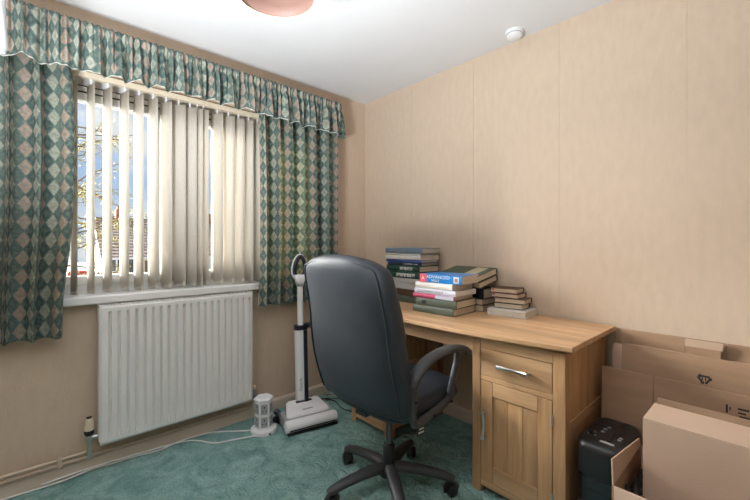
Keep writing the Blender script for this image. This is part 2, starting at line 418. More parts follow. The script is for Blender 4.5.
# ================================================================== VERTICAL BLIND
vb = empty('vertical_blind', (-.03, -1.5, 2.06), 0, 'cream vertical blind of long cloth vanes hanging in the window', 'blind')
MB().box(-.02, .02, WY0 + .02 + 1.5, WY1 - .02 + 1.5, 0, .03).build('headrail', M['cream_pl'], vb, bevel=.004)
vanes = [(-2.045, 66),
         (-1.975, 74), (-1.905, 73), (-1.833, 72), (-1.756, 72), (-1.687, 71), (-1.616, 68), (-1.548, 60), (-1.480, 40), (-1.415, 46),
         (-1.372, 58), (-1.335, 62), (-1.250, 58), (-1.178, 46), (-1.110, 50), (-1.040, 66), (-.975, 66), (-.92, 50), (-.85, 50), (-.78, 50), (-.71, 50)]
VW = .089; ztop = -.03; zbot = -1.138
for y, ang in vanes:
    a = R(ang + random.uniform(-3, 3)); zb = zbot + random.uniform(-.003, .003)
    # vane turned by a from the wall plane so that its face looks to the right and into the room
    dx, dy = math.sin(a), math.cos(a)
    bow = .004
    def fn(u, v, dx=dx, dy=dy, y=y, zb=zb):
        w = (u - .5) * VW; n = bow * (1 - (2 * u - 1) ** 2)
        tw = 1 + .0 * v
        return Vector((dx * w * tw + dy * n, dy * w - dx * n + y + 1.5, ztop + (zb - ztop) * v))
    v = MB().grid(fn, 4, 6).build('vane', M['vane'], vb, smooth=True, solid=.0012)
    h = MB(); h.box(-.004, .004, y + 1.496, y + 1.504, ztop - .005, .002)
    h.build('hanger', M['white_pl'], v)
    w = MB(); c = Vector((0, y + 1.5, zb)); e = Vector((dx, dy, 0)) * (VW * .47); nrm = Vector((dy, -dx, 0)) * .003
    w.add([c - e - nrm, c + e - nrm, c + e + nrm, c - e + nrm] + [q + Vector((0, 0, .03)) for q in (c - e - nrm, c + e - nrm, c + e + nrm, c - e + nrm)],
          [(0, 1, 2, 3), (4, 7, 6, 5), (0, 4, 5, 1), (1, 5, 6, 2), (2, 6, 7, 3), (3, 7, 4, 0)])
    w.build('weight', M['vane'], v)
ch = MB()
pts = []
for (y, a), (y2, a2) in zip(vanes, vanes[1:]):
    pts += [(.022, y + 1.5, zbot + .016), (.022, (y + y2) / 2 + 1.5, zbot + .006)]
ch.tube(pts, .0012, 5); ch.build('bottom_chain', M['white_pl'], vb)

# ================================================================== CURTAINS AND VALANCE
def curtain(y0, y1, ztop, zbot, folds, label, seed, edge=None, x=.105, amp=.040):
    rnd = random.Random(seed)
    ph = [rnd.uniform(0, 6) for _ in range(4)]
    root = empty('curtain', (x, (y0 + y1) / 2, zbot), 0, label, 'curtain', 'pair of lined curtains at the window')
    ym = (y0 + y1) / 2
    NU, NV = 130, 24
    def prof(u, v):
        a = amp * (.75 + .25 * v)
        w = 2 * math.pi * folds * u
        sw = math.sin(w + .7 * math.sin(ph[0] + 7 * u)); d = a * (abs(sw) ** .7) * (1 if sw > 0 else -1) + .010 * math.sin(2.3 * w + ph[1]) * (.4 + .6 * v) + .006 * math.sin(ph[2] + 9 * u + 3 * v)
        yy = y0 + (y1 - y0) * u
        if edge: yy += edge(u, v)
        yy += .012 * math.sin(w * 1.0 + 1.3)
        return Vector((d, yy - ym, (ztop - zbot) * (1 - v)))
    # arc length for the cloth pattern
    us = [0.0]; last = prof(0, .5)
    for i in range(1, NU + 1):
        p = prof(i / NU, .5); us.append(us[-1] + (p - last).length); last = p
    MB().grid(lambda u, v: prof(u, v), NU, NV, lambda u, v: (us[round(u * NU)], (ztop - zbot) * (1 - v))).build('cloth', M['curtain'], root, smooth=True)
    def hem(u): q = prof(u, 1.0); return Vector((q.x - .006, q.y, .002))
    MB().grid(lambda u, v: Vector((prof(u, 1 - .06 * v).x - .007, prof(u, 1 - .06 * v).y, .003 + (ztop - zbot) * .06 * v)), NU, 2).build('lining', M['lining'], root, smooth=True)
    return root
curtain(-2.66, -1.985, 2.16, .735, 6.5, 'green and cream diamond-pattern curtain at the left edge of the window', 3,
        edge=lambda u, v: (u ** 3) * (.035 * math.sin(math.pi * min(1, v * 1.15)) - .03 * v))
curtain(-1.03, -.395, 2.16, .765, 6.2, 'green and cream diamond-pattern curtain to the right of the window, near the corner', 5,
        edge=lambda u, v: .012 * (1 - u) * math.sin(3 * v))

va = empty('curtain_valance', (0, -1.5, 2.02), 0, 'gathered green floral-diamond valance across the top of the window', 'valance')
# path: along the wall at x=.16, then a rounded return to the wall at the right end
vpath = [(.165, -2.80)]
n = 260
for i in range(1, n + 1): vpath.append((.165, -2.80 + (2.80 - .41) * i / n))
for k in range(1, 7): a = R(90) * k / 6; vpath.append((.135 + .03 * math.cos(a), -.41 + .03 * math.sin(a)))
for k in range(1, 9): vpath.append((.135 - .125 * k / 8, -.38))
sl = [0]
for a, b in zip(vpath, vpath[1:]): sl.append(sl[-1] + math.hypot(b[0] - a[0], b[1] - a[1]))
def vpos(s):
    import bisect
    s = max(0, min(s, sl[-1] - 1e-6)); i = bisect.bisect_right(sl, s) - 1
    t = (s - sl[i]) / (sl[i + 1] - sl[i]); a, b = vpath[i], vpath[i + 1]
    dx, dy = (b[0] - a[0]), (b[1] - a[1]); l = math.hypot(dx, dy)
    return a[0] + dx * t, a[1] + dy * t, dy / l, -dx / l
SL = sl[-1]
def vfn(u, v, off=0, dz=0):
    s = u * SL; x, y, nx, ny = vpos(s)
    big = math.sin(s * 2 * math.pi / .105 + 1.6 * math.sin(s * 5.1) + .8 * math.sin(s * 13))
    fine = math.sin(s * 2 * math.pi / .026 + 2.1 * math.sin(s * 9)) ; f2 = math.sin(s * 2 * math.pi / .041 + math.sin(s * 17))
    d = (.030 * big + .008 * f2) * v ** 1.1 + (.011 * fine + .007 * f2) * (1 - v) ** .6 * (1 - .65 * math.exp(-(v / .10) ** 2)) + .008 * f2 * (1 - v) * v * 3
    tape = math.exp(-((v - .22) / .06) ** 2); d = d * (1 - .5 * tape) - .006 * tape
    z = .245 - v * (.245 - .004) + (.010 * math.sin(s * 2 * math.pi / .105 + 1.6 * math.sin(s * 5.1) + 2.0) - .008 * math.sin(s * 3.3)) * v ** 3 + .0015 * fine * (1 - v) ** 6
    d += .02 * v + off
    return Vector((x + nx * d, y + ny * d + 1.5, z + dz))
MB().grid(lambda u, v: vfn(u, v), 900, 14, lambda u, v: (u * SL * 2.3 + .02 * math.sin(u * SL * 60), .26 * (1 - v))).build('frill', M['valance'], va, smooth=True, solid=.002)
MB().grid(lambda u, v: vfn(u * .94, .55 + .45 * v, -.007, -.003 * v), 600, 5).build('lining', M['lining'], va, smooth=True)
tr = MB(); tr.box(.095, .115, -1.25, 1.09, .13, .15); tr.build('curtain_rail', M['white_pl'], va)

# ================================================================== RADIATOR
ra = empty('radiator', (.03, -1.475, .15), 0, 'white panel radiator on the wall under the window', 'radiator')
W2 = .405; RH = .715
# fluted front panel: profile across y
prof = []
nf = 20; x0, x1 = .054, .074
prof.append((x1 - .004, -W2)); 
ys = -W2 + .012; step = (2 * W2 - .024) / nf
pr = []
for i in range(nf):
    a = ys + i * step
    pr += [(x1, a + .002), (x1, a + step * .56), (x0 + .006, a + step * .70), (x0 + .006, a + step * .86), (x1, a + step)]
rings = []
zs = [(.0, .5), (.012, 1), (.028, 1), (.05, 2), (RH - .05, 2), (RH - .028, 1), (RH - .012, 1), (RH, .5)]
def rrow(z, k):
    row = [(x1 - .006 if k == .5 else x1 - .001, -W2)]
    for (x, y) in pr: row.append((x if k == 2 else (x1 if k == 1 else x1 - .006), y))
    row.append((x1 - .006 if k == .5 else x1 - .001, W2))
    return [Vector((x, y, z)) for x, y in row]
rows = [rrow(z, k) for z, k in zs]
m = MB(); nn = len(rows[0]); m.add([p for r in rows for p in r], [(j * nn + i, j * nn + i + 1, (j + 1) * nn + i + 1, (j + 1) * nn + i) for j in range(len(rows) - 1) for i in range(nn - 1)])
m.build('front_panel', M['radiator'], ra, smooth=True, autosm=25, solid=.002)
MB().box(.0, .012, -W2 + .01, W2 - .01, .01, RH - .015).build('rear_panel', M['radiator'], ra, bevel=.003)
for s in (-1, 1):
    MB().box(.004, .071, s * W2 - .004, s * W2 + .004, .02, RH + .004).build('side_cover', M['radiator'], ra, bevel=.003)
g = MB(); g.box(.004, .010, -W2, W2, RH - .008, RH + .002); g.box(.064, .071, -W2, W2, RH - .008, RH + .002)
for i in range(28): yy = -W2 + .015 + i * (2 * W2 - .03) / 27; g.box(.006, .068, yy - .004, yy + .004, RH - .006, RH)
g.build('top_grille', M['radiator'], ra)
fi = MB()
for i in range(40): yy = -W2 + .03 + i * (2 * W2 - .06) / 39; fi.box(.014, .055, yy - .001, yy + .001, .03, RH - .03)
fi.build('convector_fins', M['steel'], ra)
def valve(parent, y, z, trv):
    v = MB()
    if trv:
        v.cyl((.03, y, z - .125), (.03, y, z - .03), .008); v.cyl((.03, y, z - .03), (.03, y, z), .013); v.cyl((.03, y, z - .02), (.03, -W2 + .01, z - .02), .008)
        o = v.build('valve_body', M['steel'], parent, smooth=True, autosm=40)
        c = MB().lathe([(.016, -.005), (.021, .004), (.022, .018), (.020, .022)], 16, (.03, y, z)).build('valve_collar', M['black_pl'], o, smooth=True, autosm=40)
        pr_ = [(.0215, .022), (.0220, .030), (.0190, .060), (.0165, .078), (.0150, .082)]
        MB().lathe(pr_, 14, (.03, y, z)).build('thermostat_head', M['cream_pl'], o, smooth=True, autosm=40)
        MB().lathe([(.0125, .082), (.012, .087), (.006, .088)], 12, (.03, y, z)).build('thermostat_cap', M['black_pl'], o, smooth=True)
    else:
        v.cyl((.03, y, z - .12), (.03, y, z - .01), .0075); v.cyl((.03, y, z - .02), (.03, y, z + .012), .012); v.cyl((.03, y, z - .004), (.03, W2 - .01, z - .004), .008)
        o = v.build('lockshield_valve', M['steel'], parent, smooth=True, autosm=40)
        MB().lathe([(.013, .010), (.0135, .020), (.012, .036), (.006, .038)], 12, (.03, y, z)).build('valve_cap', M['cream_pl'], o, smooth=True)
valve(ra, -W2 - .040, .062, True)
valve(ra, W2 + .030, .045, False)

# heating pipes clipped along the wall above the skirting
hp = empty('heating_pipes', (.0, -2.2, .1), 0, 'pair of beige painted heating pipes running along the wall above the skirting', 'pipes')
MB().tube([(.034, -.75, .012), (.034, .26, .012), (.034, .275, .016), (.034, .28, .03)], .0085, 10).build('upper_pipe', M['pipe'], hp, smooth=True, autosm=50)
MB().tube([(.030, -.75, -.013), (.030, 1.14, -.013), (.032, 1.155, -.008), (.034, 1.16, .0)], .0075, 10).build('lower_pipe', M['pipe'], hp, smooth=True, autosm=50)
for y in (.165, .95):
    k = MB(); k.box(.001, .044, y - .009, y + .009, -.024, .026) if y < .5 else k.box(.001, .040, y - .007, y + .007, -.024, -.003)
    k.build('pipe_clip', M['pipe'], hp, bevel=.004)

# ================================================================== DESK
DX0, DX1, DZ = .46, 1.90, .78
dk = empty('desk', (1.18, -.3, 0), 0, 'light oak pedestal desk with a bowed top against the right wall', 'desk')
ox, oy = -1.18, .3
def dbox(name, x0, x1, y0, y1, z0, z1, m, parent=dk, bev=.002, loc=None):
    return MB().box(x0 + ox, x1 + ox, y0 + oy, y1 + oy, z0, z1).build(name, M[m], parent, bevel=bev, seg=1)
# top: staves along x, the front stave bowed
ncut = 24
top = MB()
ye = [-.015, -.11, -.205, -.30, -.395, -.49, -.575]
tp = dbox('desktop', DX0 + .05, DX1 - .05, -.535, -.03, DZ - .0375, DZ - .0245, 'gap')
for a, b in zip(ye, ye[1:]):
    MB().box(DX0 + ox, DX1 + ox, b + oy + .0006, a + oy - .0006, DZ - .024, DZ).build('plank', M['oak_x'], tp, bevel=.0012, seg=1)
def bow(x): t = (x - (DX0 + DX1) / 2) / ((DX1 - DX0) / 2); return -.585 - .078 * (1 - t * t)
xs = [DX0 + (DX1 - DX0) * i / ncut for i in range(ncut + 1)]
fr_ = MB()
vsx = []
for x in xs:
    yb = bow(x)
    vsx += [(x + ox, -.576 + oy, DZ - .024), (x + ox, yb + .010 + oy, DZ - .024), (x + ox, yb + oy, DZ - .016), (x + ox, yb + oy, DZ - .002), (x + ox, yb + .002 + oy, DZ), (x + ox, -.576 + oy, DZ)]
fs = [(i * 6 + k, i * 6 + (k + 1) % 6, (i + 1) * 6 + (k + 1) % 6, (i + 1) * 6 + k) for i in range(ncut) for k in range(6)] + [tuple(range(6)), tuple(ncut * 6 + k for k in range(6))]
fr_.add(vsx, fs).build('plank', M['oak_x'], tp)
# apron across the knee space
dbox('apron', .86, 1.44, -.555, -.530, .665, DZ - .038, 'oak_x')
dbox('rear_rail', .86, 1.44, -.045, -.025, .55, DZ - .038, 'oak_x')
def pull(parent, p0, p1, vert=False):
    """bowed steel bar handle between two points on a front face (faces -y)"""
    a, b = Vector(p0), Vector(p1); h = MB(); path = []; rr = []; bb = []
    for i in range(9):
        t = i / 8; q = a.lerp(b, t); q.y -= .030 - .012 * (1 - (2 * t - 1) ** 2); path.append(q)
        e = abs(2 * t - 1); rr.append(.0035); bb.append(.0055 + .004 * e ** 2)
    h.tube(path, rr, 8, True, bb, up=(1, 0, 0) if vert else (0, 0, 1))
    for q in (a, b): h.tube([q, q + Vector((0, -.028, 0))], .006, 8)
    return h.build('handle', M['steel'], parent, smooth=True, autosm=50)
def pedestal(x0, x1, kind):
    F = -.555
    nm = 'pedestal'
    body = dbox(nm, x0 + .012, x1 - .012, -.53, -.03, .07, DZ - .038, 'gap', bev=0)
    # corner posts down to the floor
    for (a, b) in ((x0, x0 + .045), (x1 - .05, x1)):
        dbox('post', a, b, F, F + .05, .003, DZ - .038, 'oak_z', body); dbox('post', a, b, -.08, -.03, .003, DZ - .038, 'oak_z', body)
    # side panels: upper and lower boards divided by a rail
    for sx, (a, b) in ((-1, (x0 + .006, x0 + .016)), (1, (x1 - .016, x1 - .006))):
        n = 4; y0, y1 = F + .05, -.08
        for i in range(n):
            ya = y0 + (y1 - y0) * i / n; yb = y0 + (y1 - y0) * (i + 1) / n
            dbox('side_board', a, b, ya + .0005, yb - .0005, .45, DZ - .038, 'oak_z', body, .001)
            dbox('side_board', a, b, ya + .0005, yb - .0005, .10, .41, 'oak_z', body, .001)
        aa, bb = (x0 + .001, x0 + .018) if sx < 0 else (x1 - .018, x1 - .001)
        dbox('side_rail', aa, bb, y0, y1, .41, .45, 'oak_y', body); dbox('side_rail', aa, bb, y0, y1, .055, .10, 'oak_y', body)
    f0, f1 = x0 + .045, x1 - .05
    dbox('front_rail', f0, f1, F + .002, F + .022, .692, DZ - .038, 'oak_x', body); dbox('front_rail', f0, f1, F + .002, F + .022, .035, .065, 'oak_x', body)
    g = .0025
    if kind == 'door':
        dbox('front_rail', f0, f1, F + .002, F + .022, .540, .562, 'oak_x', body)
        dr = dbox('drawer', f0 + g, f1 - g, F, F + .02, .562 + g, .692 - g, 'oak_x', body)
        xm = (f0 + f1) / 2
        pull(dr, (xm - .070 + ox, F + oy, .625), (xm + .070 + ox, F + oy, .625))
        z0, z1 = .065 + g, .540 - g; w = .062
        # shaker door: two stiles, two rails and three panel boards
        d0 = dbox('door', f0 + g, f0 + w, F, F + .02, z0, z1, 'oak_z', body)
        dbox('door_stile', f1 - w, f1 - g, F, F + .02, z0, z1, 'oak_z', d0)
        dbox('door_rail', f0 + w + .0004, f1 - w - .0004, F, F + .02, z1 - .065, z1, 'oak_x', d0); dbox('door_rail', f0 + w + .0004, f1 - w - .0004, F, F + .02, z0, z0 + .075, 'oak_x', d0)
        pw = (f1 - f0 - 2 * w) / 3
        for i in range(3):
            dbox('door_board', f0 + w + i * pw + .0004, f0 + w + (i + 1) * pw - .0004, F + .009, F + .016, z0 + .075, z1 - .065, 'oak_z', d0, .0008)
        pull(d0, (f0 + .026 + ox, F + oy, .270), (f0 + .026 + ox, F + oy, .395), True)
        for z in (.46, .135):
            MB().cyl((f1 - g + .001 + ox, F - .003 + oy, z - .022), (f1 - g + .001 + ox, F - .003 + oy, z + .022), .0045, n=10).build('hinge', M['steel'], d0, smooth=True, autosm=40)
    else:
        zs = [.065, .325, .515, .692]
        for i in range(3):
            dr = dbox('drawer', f0 + g, f1 - g, F, F + .02, zs[i] + g, zs[i + 1] - g, 'oak_x', body)
            xm = (f0 + f1) / 2; zz = (zs[i] + zs[i + 1]) / 2 + (.03 if i == 0 else 0)
            pull(dr, (xm - .06 + ox, F + oy, zz), (xm + .06 + ox, F + oy, zz))
pedestal(.50, .865, 'drawers')
pedestal(1.435, 1.865, 'door')

# ================================================================== OFFICE CHAIR
def superring(cx, cy, z, a, b, n=4.0, N=40, tilt=0):
    r = []
    for k in range(N):
        t = 2 * math.pi * k / N; c, s = math.cos(t), math.sin(t)
        r.append(Vector((cx + a * abs(c) ** (2 / n) * (1 if c >= 0 else -1), cy + b * abs(s) ** (2 / n) * (1 if s >= 0 else -1), z)))
    return r
oc = empty('office_chair', (1.165, -.86, 0), R(3), 'charcoal leather swivel office chair on castors in front of the desk', 'chair')
# five-star base
PH = 39 - 3
bs = MB().lathe([(.02, .065), (.045, .07), (.048, .10), (.040, .125), (.030, .13)], 20).build('base_hub', M['chair_pl'], oc, smooth=True, autosm=40)
for k in range(5):
    a = R(PH + 72 * k); c, s = math.cos(a), math.sin(a)
    path = [(c * r, s * r, z) for r, z in ((.02, .108), (.07, .112), (.15, .106), (.24, .092), (.295, .078), (.312, .072))]
    MB().tube(path, [.031, .031, .029, .026, .023, .016], 12, True, [.024, .024, .022, .020, .018, .013], up=(0, 0, 1)).build('base_arm', M['chair_pl'], oc, smooth=True, autosm=50)
    cx, cy = c * .305, s * .305
    w = MB(); ax = Vector((-s, c, 0)); rnd = random.uniform(-.9, .9)
    ax = Matrix.Rotation(rnd, 3, 'Z') @ ax; fw = Vector((0, 0, 1)).cross(ax); ctr = Vector((cx, cy, .028)) + fw * .012
    for sg in (-1, 1):
        w.tube([ctr + ax * sg * .006, ctr + ax * sg * .009, ctr + ax * sg * .021, ctr + ax * sg * .025], [.026, .0278, .0278, .023], 18)
    cs = w.build('castor', M['black_pl'], oc, smooth=True, autosm=45)
    hd = MB(); hp_ = []
    for i in range(9): t = R(-10 + 200 * i / 8); hp_.append(ctr + fw * math.cos(t) * .029 + Vector((0, 0, math.sin(t) * .029)))
    hd.tube(hp_, .016, 8, True, .003); hd.cyl((cx, cy, .045), (cx, cy, .075), .006)
    hd.build('castor_hood', M['chair_pl'], cs, smooth=True, autosm=60)
MB().lathe([(.029, .12), (.029, .21), (.026, .215), (.022, .22)], 20).build('gas_lift_sleeve', M['black_pl'], oc, smooth=True, autosm=40)
MB().lathe([(.014, .21), (.014, .41)], 16).build('gas_lift_piston', M['piston'], oc, smooth=True, autosm=40)
sm = MB(); sm.box(-.09, .09, -.12, .12, .395, .425); sm.build('seat_mechanism', M['black_pl'], oc, bevel=.008)
lv = MB().tube([(.05, .0, .41), (.16, -.01, .405), (.21, -.01, .40)], [.006, .006, .009], 8).build('tilt_lever', M['black_pl'], oc, smooth=True)
# seat
rings = []
for z, a, b in ((.425, .215, .205), (.43, .235, .225), (.45, .250, .240), (.49, .255, .245), (.515, .247, .237), (.527, .225, .215), (.531, .15, .15)):
    rings.append(superring(0, .045, z, a, b, 4.2))
seat = MB().loft(rings).build('seat', M['leather'], oc, smooth=True)
sp = MB()
for r in ((.254, .244, .476),): sp.tube(superring(0, .045, r[2], r[0], r[1], 4.2), .0045, 6, closed=True)
sp.build('seat_piping', M['leather'], seat, smooth=True)
pan = MB().loft([superring(0, .045, .405, .19, .19, 4), superring(0, .045, .43, .235, .225, 4)]).build('seat_pan', M['chair_pl'], oc, smooth=True, autosm=40)
# back: leans away from the desk; front of chair is +y
def back_ring(t, inset=0, dy=0):
    z = .455 + .685 * t
    if t < .18: hw = .262 + .022 * math.sin(math.pi / 2 * t / .18)
    else: hw = .284 - .032 * ((t - .18) / .82) ** 1.6
    # rounded shoulders and lower corners
    if t > .86: k = (t - .86) / .14; hw *= math.sqrt(max(.0, 1 - (k * .985) ** 2.6)) * .62 + .38 * (1 - k ** 3 * .75)
    if t < .07: k = 1 - t / .07; hw *= 1 - .12 * k ** 2.2
    th = .050 + .012 * math.sin(math.pi * t)
    if t > .9: th *= math.sqrt(max(.02, 1 - ((t - .9) / .1) ** 2))
    if t < .06: th *= math.sqrt(max(.05, 1 - ((.06 - t) / .065) ** 2))
    yc = -.172 - .020 * math.sin(math.pi * min(1, t * 1.6)) - .150 * t ** 1.2
    return z, hw - inset, max(.006, th - inset * .5), yc + dy
ts = [0, .012, .03, .06, .1, .16, .24, .34, .45, .56, .67, .77, .84, .88, .91, .935, .955, .972, .986, .995, 1.0]
rings = []
for t in ts:
    z, hw, th, yc = back_ring(t)
    ring = superring(0, yc, z, hw, th, 3.6, 48)
    # curve the back round the sitter: edges swing forward
    ring = [Vector((p.x, p.y + .022 * (p.x / .26) ** 2, p.z)) for p in ring]
    rings.append(ring)
bk = MB().loft(rings).build('backrest', M['leather'], oc, smooth=True)
# seam piping round the rear panel
seam = []
def edge_pt(t, side):
    z, hw, th, yc = back_ring(t); x = side * hw * .90
    return Vector((x, yc - th * .80 + .022 * (x / .26) ** 2, z))
tt = [.05, .1, .2, .3, .4, .5, .6, .7, .8, .86, .9, .925]
seam = [edge_pt(t, -1) for t in tt]
z, hw, th, yc = back_ring(.945)
for x in (-.7, -.45, -.2, 0, .2, .45, .7): seam.append(Vector((x * hw, yc - th * .86 + .022 * (x * hw / .26) ** 2, z + .008 * (1 - x * x))))
seam += [edge_pt(t, 1) for t in reversed(tt)]
MB().tube(seam, .0042, 6).build('back_piping', M['leather'], bk, smooth=True)
MB().box(-.035, .035, -.19, -.06, .415, .432).build('back_bracket', M['black_pl'], oc, bevel=.004)
# armrests: closed loops with a padded top
for sg in (-1, 1):
    X = sg * .278
    def cr(pts, n=6):
        pts = [Vector(p) for p in pts]; out = []
        P_ = [pts[0] * 2 - pts[1]] + pts + [pts[-1] * 2 - pts[-2]]
        for i in range(1, len(P_) - 2):
            for k in range(n):
                t = k / n; a, b, c, d = P_[i - 1:i + 3]
                out.append(.5 * ((2 * b) + (-a + c) * t + (2 * a - 5 * b + 4 * c - d) * t * t + (-a + 3 * b - 3 * c + d) * t ** 3))
        out.append(pts[-1]); return out
    p = cr([(X, -.165, .610), (X, -.145, .648), (X, -.08, .688), (X, .02, .708), (X, .13, .706), (X, .21, .690), (X, .255, .668)])
    N_ = len(p)
    arm = MB().tube(p, [.026 + .006 * math.sin(math.pi * i / (N_ - 1)) for i in range(N_)], 14, True, [.017] * N_, up=(0, 0, 1)).build('armrest', M['chair_pl'], oc, smooth=True, autosm=60)
    p = cr([(X, .165, .690), (X, .160, .64), (X - sg * .004, .135, .57), (X - sg * .01, .12, .50)])
    MB().tube(p, .016, 12, True, .011, up=(0, 1, 0)).build('arm_strut', M['chair_pl'], arm, smooth=True, autosm=60)
    p = cr([(X, -.155, .625), (X, -.158, .55), (X - sg * .004, -.155, .475), (X - sg * .01, -.12, .445), (X - sg * .012, -.03, .452), (X - sg * .012, .09, .470), (X - sg * .01, .16, .505)])
    MB().tube(p, .013, 12, True, .019, up=(0, .7, .7)).build('arm_frame', M['chair_pl'], arm, smooth=True, autosm=60)
    for (yy, zz) in ((-.158, .55), (-.03, .455), (.10, .478)): MB().cyl((X + sg * .008, yy, zz), (X + sg * .016, yy, zz), .006, n=10).build('arm_bolt', M['black_gl'], arm)
# swing tag hanging from the mechanism
tgo = MB().box(.200, .202, -.005, .042, .335, .425).build('swing_tag', M['black_pl'], oc, rot=(0, 0, R(-8)))
for i in range(5):
    MB().box(.2022, .2028, .002 + .004 * (i % 2), .036, .343 + i * .015, .351 + i * .015).build('tag_print', M['white_pl'], tgo)
MB().tube([(.201, .018, .425), (.19, .01, .44)], .001, 5).build('tag_string', M['black_pl'], tgo)

# ================================================================== BOOKS
def bmat(name, c, rough=.45, var=.06): return mat(name, c, rough, var=var, scale=20)
CV = dict(slate=bmat('slate_blue_cover', (.17, .25, .36)), white=bmat('white_cover', (.74, .72, .70)), rose=bmat('dusky_rose_cover', (.42, .22, .22)),
          blue=bmat('royal_blue_cover', (.06, .12, .42)), navy=bmat('navy_cover', (.03, .045, .09)), green=bmat('bottle_green_cover', (.022, .07, .055)),
          grey=bmat('pale_grey_cover', (.45, .46, .46)), olive=bmat('olive_green_cover', (.075, .095, .068), .5), pink=bmat('crimson_pink_cover', (.62, .07, .17)),
          lav=bmat('lavender_white_cover', (.62, .62, .74)), sky=bmat('bright_blue_cover', (.02, .26, .72), .3), black=bmat('black_cover', (.015, .017, .02)),
          brown=bmat('brown_cover', (.09, .05, .03)), cream=bmat('cream_label', (.50, .44, .28)), coral=bmat('coral_pink_panel', (.80, .13, .20), .3), maroon=bmat('maroon_cover', (.14, .03, .035)))
TXT = dict(w=mat('white_print', (.85, .85, .85), .5), g=mat('grey_print', (.30, .30, .32), .5), r=mat('red_print', (.6, .05, .05), .5))
def book(cx, cy, z, lx, ly, h, rz, cov, label, spine='-y', page='page', hard=True, group='books piled on the desk', hook=None):
    """closed book lying flat; spine on -y (or hidden at +y) side"""
    o = empty('book', (cx, cy, z), R(rz), label, 'book', group)
    t = .003 if hard else .0012; ov = .004 if hard else .0
    sgn = -1 if spine == '-y' else 1
    c = MB()
    a, b = -lx / 2, lx / 2; y0, y1 = -ly / 2, ly / 2
    c.box(a, b, y0, y1, 0, t); 
    MB().box(a, b, y0, y1, 0, t).build('back_cover', CV[cov], o)
    MB().box(a, b, y0, y1, h - t, h).build('front_cover', CV[cov], o)
    # spine slightly rounded
    ys = y0 if sgn < 0 else y1
    pts = [(ys + (-sgn) * .004, 0), (ys, .0), (ys + sgn * .003, h * .25), (ys + sgn * .004, h * .5), (ys + sgn * .003, h * .75), (ys, h), (ys + (-sgn) * .004, h)]
    sp_ = MB().prism(pts, a, b, 'x').build('spine', CV[cov], o, smooth=False)
    py0, py1 = (y0 + .004, y1 - ov) if sgn < 0 else (y0 + ov, y1 - .004)
    MB().box(a + ov, b - ov, py0, py1, t, h - t).build('pages', M[page], o)
    if hook: hook(o, lx, ly, h)
    return o
def print_spine(s, size, m='w', x=0, sx=1.0):
    def f(o, lx, ly, h): text_part(s, size, TXT[m], o, (x, -ly / 2 - .0044, h / 2), (R(90), 0, 0), 'spine_lettering', sx=sx)
    return f
def ticks(x0, x1, zc, zh, m='w', seed=1):
    """a row of small worn letters too faint to read"""
    def f(o, lx, ly, h):
        r = random.Random(seed); q = MB(); x = x0
        while x < x1:
            w = r.uniform(.006, .010); q.box(x, x + w * .35, -ly / 2 - .0048, -ly / 2 - .0036, h * (zc - zh), h * (zc + zh))
            q.box(x, x + w, -ly / 2 - .0048, -ly / 2 - .0036, h * (zc + zh * r.choice((-.9, 0, .7))), h * (zc + zh * .9)); x += w + .004
        q.build('spine_lettering', TXT[m], o)['kind'] = 'stuff'
    return f
def bars(xs, m):
    def f(o, lx, ly, h):
        for (x0, x1, z0, z1) in xs:
            MB().box(x0, x1, -ly / 2 - .0045, -ly / 2 - .003, h * z0, h * z1).build('spine_panel', m if not isinstance(m, str) else CV[m], o)
    return f
def both(*fs):
    def f(o, *a):
        for g in fs: g(o, *a)
    return f
# tall pile at the left end of the desk
z = DZ + .0005
GA = 'books in the tall pile at the left end of the desk'
pile = [
    (.30, .20, .045, 2, 'olive', 'dark olive book at the bottom of the tall left pile', None),
    (.30, .20, .045, -3, 'brown', 'brown book, second from the bottom of the tall left pile', None),
    (.29, .20, .042, 4, 'grey', 'grey book, third from the bottom of the tall left pile', None),
    (.31, .20, .034, 0, 'grey', 'pale grey book just under the lower of two bottle-green books in the left pile', None),
    (.32, .21, .043, 1, 'green', 'lower of the two bottle-green books with white spine lettering in the left pile', ticks(-.04, .12, .5, .28, 'w', 1)),
    (.32, .20, .040, -2, 'green', 'upper of the two bottle-green books with white spine lettering in the left pile', ticks(-.02, .10, .5, .28, 'w', 2)),
    (.30, .18, .021, 3, 'navy', 'thin navy book with small white lettering above the bottle-green books', ticks(.0, .12, .5, .22, 'w', 3)),
    (.33, .18, .020, -1, 'blue', 'thin royal blue book under the white books near the top of the left pile', None),
    (.33, .20, .028, 0, 'white', 'white-spined book with dusky rose page edges in the left pile', None),
    (.30, .19, .016, 2, 'white', 'thin white book directly below the slate-blue book on the left pile', None),
    (.34, .20, .034, 1, 'slate', 'slate-blue book on the very top of the tall left pile', ticks(-.12, .03, .5, .2, 'g', 4)),
]
for i, (lx, ly, h, rz, cov, lab, hk) in enumerate(pile):
    book(.675 + random.uniform(-.008, .008), -.145 + random.uniform(-.006, .006), z, lx, ly, h, rz, cov, lab, page='page' if i not in (8,) else 'page_rose' if False else 'page', group=GA, hook=hk)
    z += h + .0006
